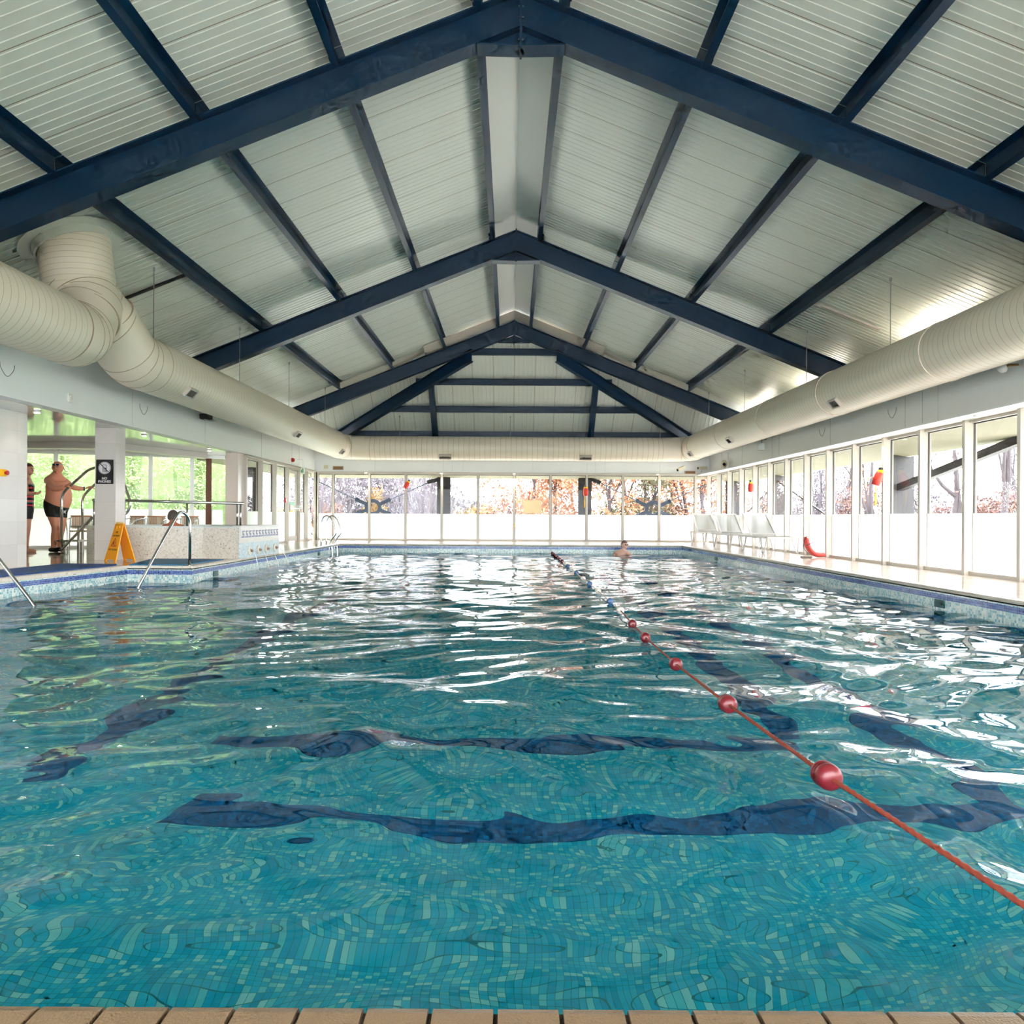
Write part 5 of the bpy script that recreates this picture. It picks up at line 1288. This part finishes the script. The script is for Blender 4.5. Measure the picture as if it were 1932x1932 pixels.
for a_ in (nd['a1'][0],nd['a2'][0]): b2.tube([Vector((a_.x-.04,a_.y,.035)),Vector((a_.x+.03,a_.y,.04)),Vector((a_.x+.12,a_.y,.028)),Vector((a_.x+.18,a_.y,.018))],[.03,.036,.034,.012],12); b2.tube([a_,Vector((a_.x-.005,a_.y,.04))],[.036,.036],12)
b2.build('body', sk, t, smooth=True, fix=False)
def stripes():
    m = mat('striped_swimsuit',(30,30,36),.5); nt = m.node_tree; N = nt.nodes; L = nt.links
    g = N.new('ShaderNodeNewGeometry'); s = N.new('ShaderNodeSeparateXYZ'); L.new(g.outputs['Position'],s.inputs[0])
    a = N.new('ShaderNodeMath'); a.operation='MULTIPLY'; a.inputs[1].default_value=1/.16; L.new(s.outputs[2],a.inputs[0])
    f = N.new('ShaderNodeMath'); f.operation='FRACT'; L.new(a.outputs[0],f.inputs[0]); cr = N.new('ShaderNodeValToRGB'); cr.color_ramp.interpolation='CONSTANT'
    cs = [(0,(30,26,32)),(.3,(226,62,78)),(.5,(30,26,32)),(.7,(60,140,140)),(.82,(240,120,120))]; e = cr.color_ramp.elements
    while len(e)<len(cs): e.new(.5)
    for k,(p_,c_) in enumerate(cs): e[k].position=p_; e[k].color=(*lin(c_),1)
    L.new(f.outputs[0],cr.inputs[0]); L.new(cr.outputs[0],N['Principled BSDF'].inputs['Base Color']); return m
tors = lambda c: abs(c.y-Ym)<.13+.02 and P(33,940).x<c.x<P(66,940).x
b3 = MB(); b3.v=list(b2.v); 
garment(body, [(P(50,913),(0,0,1)),(P(50,957),(0,0,-1))], .010,'swimsuit_top', stripes(), t, tors)
sm = MB(); 
for s in (-1,1): sm.sphere(P(56.3,919,s*.06),(.066,.056,.060),12,8)
sm.build('swimsuit_cups', mat('striped_swimsuit'), t, smooth=True)
for s in (-1,1): MB().tube([P(57,914,s*.06),P(53,904,s*.075),P(48,903,s*.07)],.008,6).build('strap', mat('black_swimwear'), t)
garment(body, [(P(50,955),(0,0,1)),(P(50,979),(0,0,-1))], .016,'swim_shorts', mat('charcoal_shorts',(52,48,54),.6), t, lambda c: abs(c.y-Ym)<.25 and c.x<P(66,940).x)
# --- bather in the spa, seen from behind
Ym = 13.75; S = 1460/13.75
t = thing('person','dark-haired bather in the spa seen from behind','person',(P(327,1020).x,Ym,.0))
nd = {'pel':(P(326,1022,.1),(.15,.12)),'che':(P(326,1003,.02),(.165,.12)),'ucb':(P(326,993.5,.0),(.11,.09)),'nck':(P(326,987,.0),.056),'hd':(P(326,981,.0),.065),
 's1':(P(309,995,.0),.062),'e1':(P(303,1012,.15),.045),'w1':(P(309,1016,.4),.03),'s2':(P(343,995,.0),.062),'e2':(P(350,1012,.15),.045),'w2':(P(344,1016,.4),.03),'k1':(P(316,1024,.5),.07),'k2':(P(336,1024,.5),.07)}
body = skin_mb(nd,[('pel','che'),('che','ucb'),('ucb','nck'),('nck','hd'),('ucb','s1'),('s1','e1'),('e1','w1'),('ucb','s2'),('s2','e2'),('e2','w2'),('pel','k1'),('pel','k2')],'pel'); sk = skinmat('tanned_skin',(198,118,88)); b2=MB(); b2.v=list(body.v); b2.f=list(body.f); b2.m=list(body.m)
hand(b2,P(309,1016,.4),(0,1,.1),(0,0,-1),.4,1,1); hand(b2,P(344,1016,.4),(0,1,.1),(0,0,-1),.4,1,-1)
head(P(326.5,974.5,.0), PI-.3, sk, t, mat('dark_grey_hair',(84,70,62),.7), 1.0,.0,b2)
b2.build('body', sk, t, smooth=True, fix=False)
# --- swimmer at the far end
Ym = 19.15; S = 1460/19.15
t = thing('person','swimmer looking sideways at the far end of the pool','person',(P(1178,1042).x,Ym,-.5))
o_ = 12
def P2(px,py,dy=0): q = W(px,py,Ym+dy); return q
nd = {'pel':(P2(1165,1062,.1),(.14,.11)),'che':(P2(1171,1047,.02),(.16,.12)),'ucb':(P2(1174,1041,.0),(.11,.09)),'nck':(P2(1176,1037,.0),.055),'hd':(P2(1177.5,1032,.0),.065),
 's1':(P2(1164,1043,.05),.06),'e1':(P2(1157,1052,-.05),.045),'w1':(P2(1166,1056,-.2),.03),'s2':(P2(1183,1043,-.05),.06),'e2':(P2(1192,1051,-.15),.045),'w2':(P2(1200,1054,-.3),.03),'k1':(P2(1160,1085,.2),.07),'k2':(P2(1172,1085,.2),.07),'a1':(P2(1160,1105,.3),.045),'a2':(P2(1172,1105,.3),.045)}
body = skin_mb(nd,[('pel','che'),('che','ucb'),('ucb','nck'),('nck','hd'),('ucb','s1'),('s1','e1'),('e1','w1'),('ucb','s2'),('s2','e2'),('e2','w2'),('pel','k1'),('pel','k2'),('k1','a1'),('k2','a2')],'pel'); sk = skinmat('pale_skin',(232,182,164)); b2=MB(); b2.v=list(body.v); b2.f=list(body.f); b2.m=list(body.m)
hand(b2,nd['w1'][0],(.3,-1,0),(0,0,-1),.3,1,1); hand(b2,nd['w2'][0],(.3,-1,0),(0,0,-1),.3,1,-1)
RS = head(P2(1178,1028.5,.0), .55, sk, t, mat('short_brown_hair',(120,92,84),.6), 1.0,.0,b2)
g = MB()
for s in (-1,1): g.sphere((s*.031,-.09,.01),(.022,.012,.014),10,8)
g.xf(RS).build('goggles', mat('smoke_lens',(60,60,66),.1), t, smooth=True)
b2.build('body', sk, t, smooth=True, fix=False)
# ============================================================ LIGHT, CAMERA
def world():
    w = bpy.data.worlds.new('sky'); sc.world = w; w.use_nodes = True; nt = w.node_tree; N = nt.nodes; L = nt.links
    bg = N['Background']; tc = N.new('ShaderNodeTexCoord'); n = N.new('ShaderNodeTexNoise'); n.inputs['Scale'].default_value = 3; n.inputs['Detail'].default_value = 5
    L.new(tc.outputs['Generated'], n.inputs['Vector'])
    cr = N.new('ShaderNodeValToRGB'); cr.color_ramp.elements[0].position = .35; cr.color_ramp.elements[1].position = .65
    cr.color_ramp.elements[0].color = (.80,.88,1,1); cr.color_ramp.elements[1].color = (1,.99,.98,1)
    L.new(n.outputs['Fac'], cr.inputs[0]); L.new(cr.outputs[0], bg.inputs['Color'])
    bg.inputs['Strength'].default_value = 11
world()
def area(name, loc, rot, sx, sy, power, col=(1,.93,.84), spread=180):
    l = bpy.data.lights.new(name, 'AREA'); l.shape = 'RECTANGLE'; l.size = sx; l.size_y = sy; l.energy = power; l.color = col; l.spread = math.radians(spread)
    o = bpy.data.objects.new(name, l); COL.objects.link(o); o.location = loc; o.rotation_euler = rot; return o
# unseen uplights on the ledge behind the ducts, added to brighten the hall
for y in (-1,2.5,6,11.5,16,20):
    for sx in (-1,1):
        X = sx*6.3
        area('added_uplight', (X,y,3.17), (PI, sx*.5, 0), .35, 1.6, 18 if (sx>0 and y>10) else 6, (1,.9,.76) if sx>0 else (1,.95,.88))
pl = bpy.data.lights.new('added_glazing_portal','AREA'); pl.shape='RECTANGLE'; pl.size=11.1; pl.size_y=2.4; pl.cycles.is_portal=True  # sky sampling portal over the added rear glazing
po = bpy.data.objects.new('added_glazing_portal',pl); COL.objects.link(po); po.location=(.05,-3.35,1.3); po.rotation_euler=(PI/2,0,0)
cam = bpy.data.cameras.new('camera'); co = bpy.data.objects.new('camera', cam); COL.objects.link(co); sc.camera = co
cam.sensor_fit = 'HORIZONTAL'; cam.sensor_width = 36; cam.lens = 36*1460/1932
cam.shift_x = 3/1932; cam.shift_y = 10/1932; cam.clip_start = .05; cam.clip_end = 500
co.location = (0,0,E)
co.matrix_world = Matrix.Translation((0,0,E)) @ Matrix.Rotation(PI/2,4,'X') @ Matrix.Rotation(.006,4,'Z')
sc.view_settings.view_transform = 'Standard'; sc.view_settings.look = 'None'; sc.view_settings.gamma = 1; sc.view_settings.exposure = 0.9
sc.view_settings.use_curve_mapping = False
cy = sc.cycles
cy.use_light_tree = False; cy.max_bounces = 8; cy.diffuse_bounces = 4; cy.glossy_bounces = 3; cy.transmission_bounces = 4; cy.transparent_max_bounces = 12
cy.sample_clamp_indirect = 6; cy.blur_glossy = .5; cy.caustics_reflective = True; cy.caustics_refractive = True
cy.use_denoising = True; cy.use_adaptive_sampling = True; cy.adaptive_threshold = .1; cy.adaptive_min_samples = 12
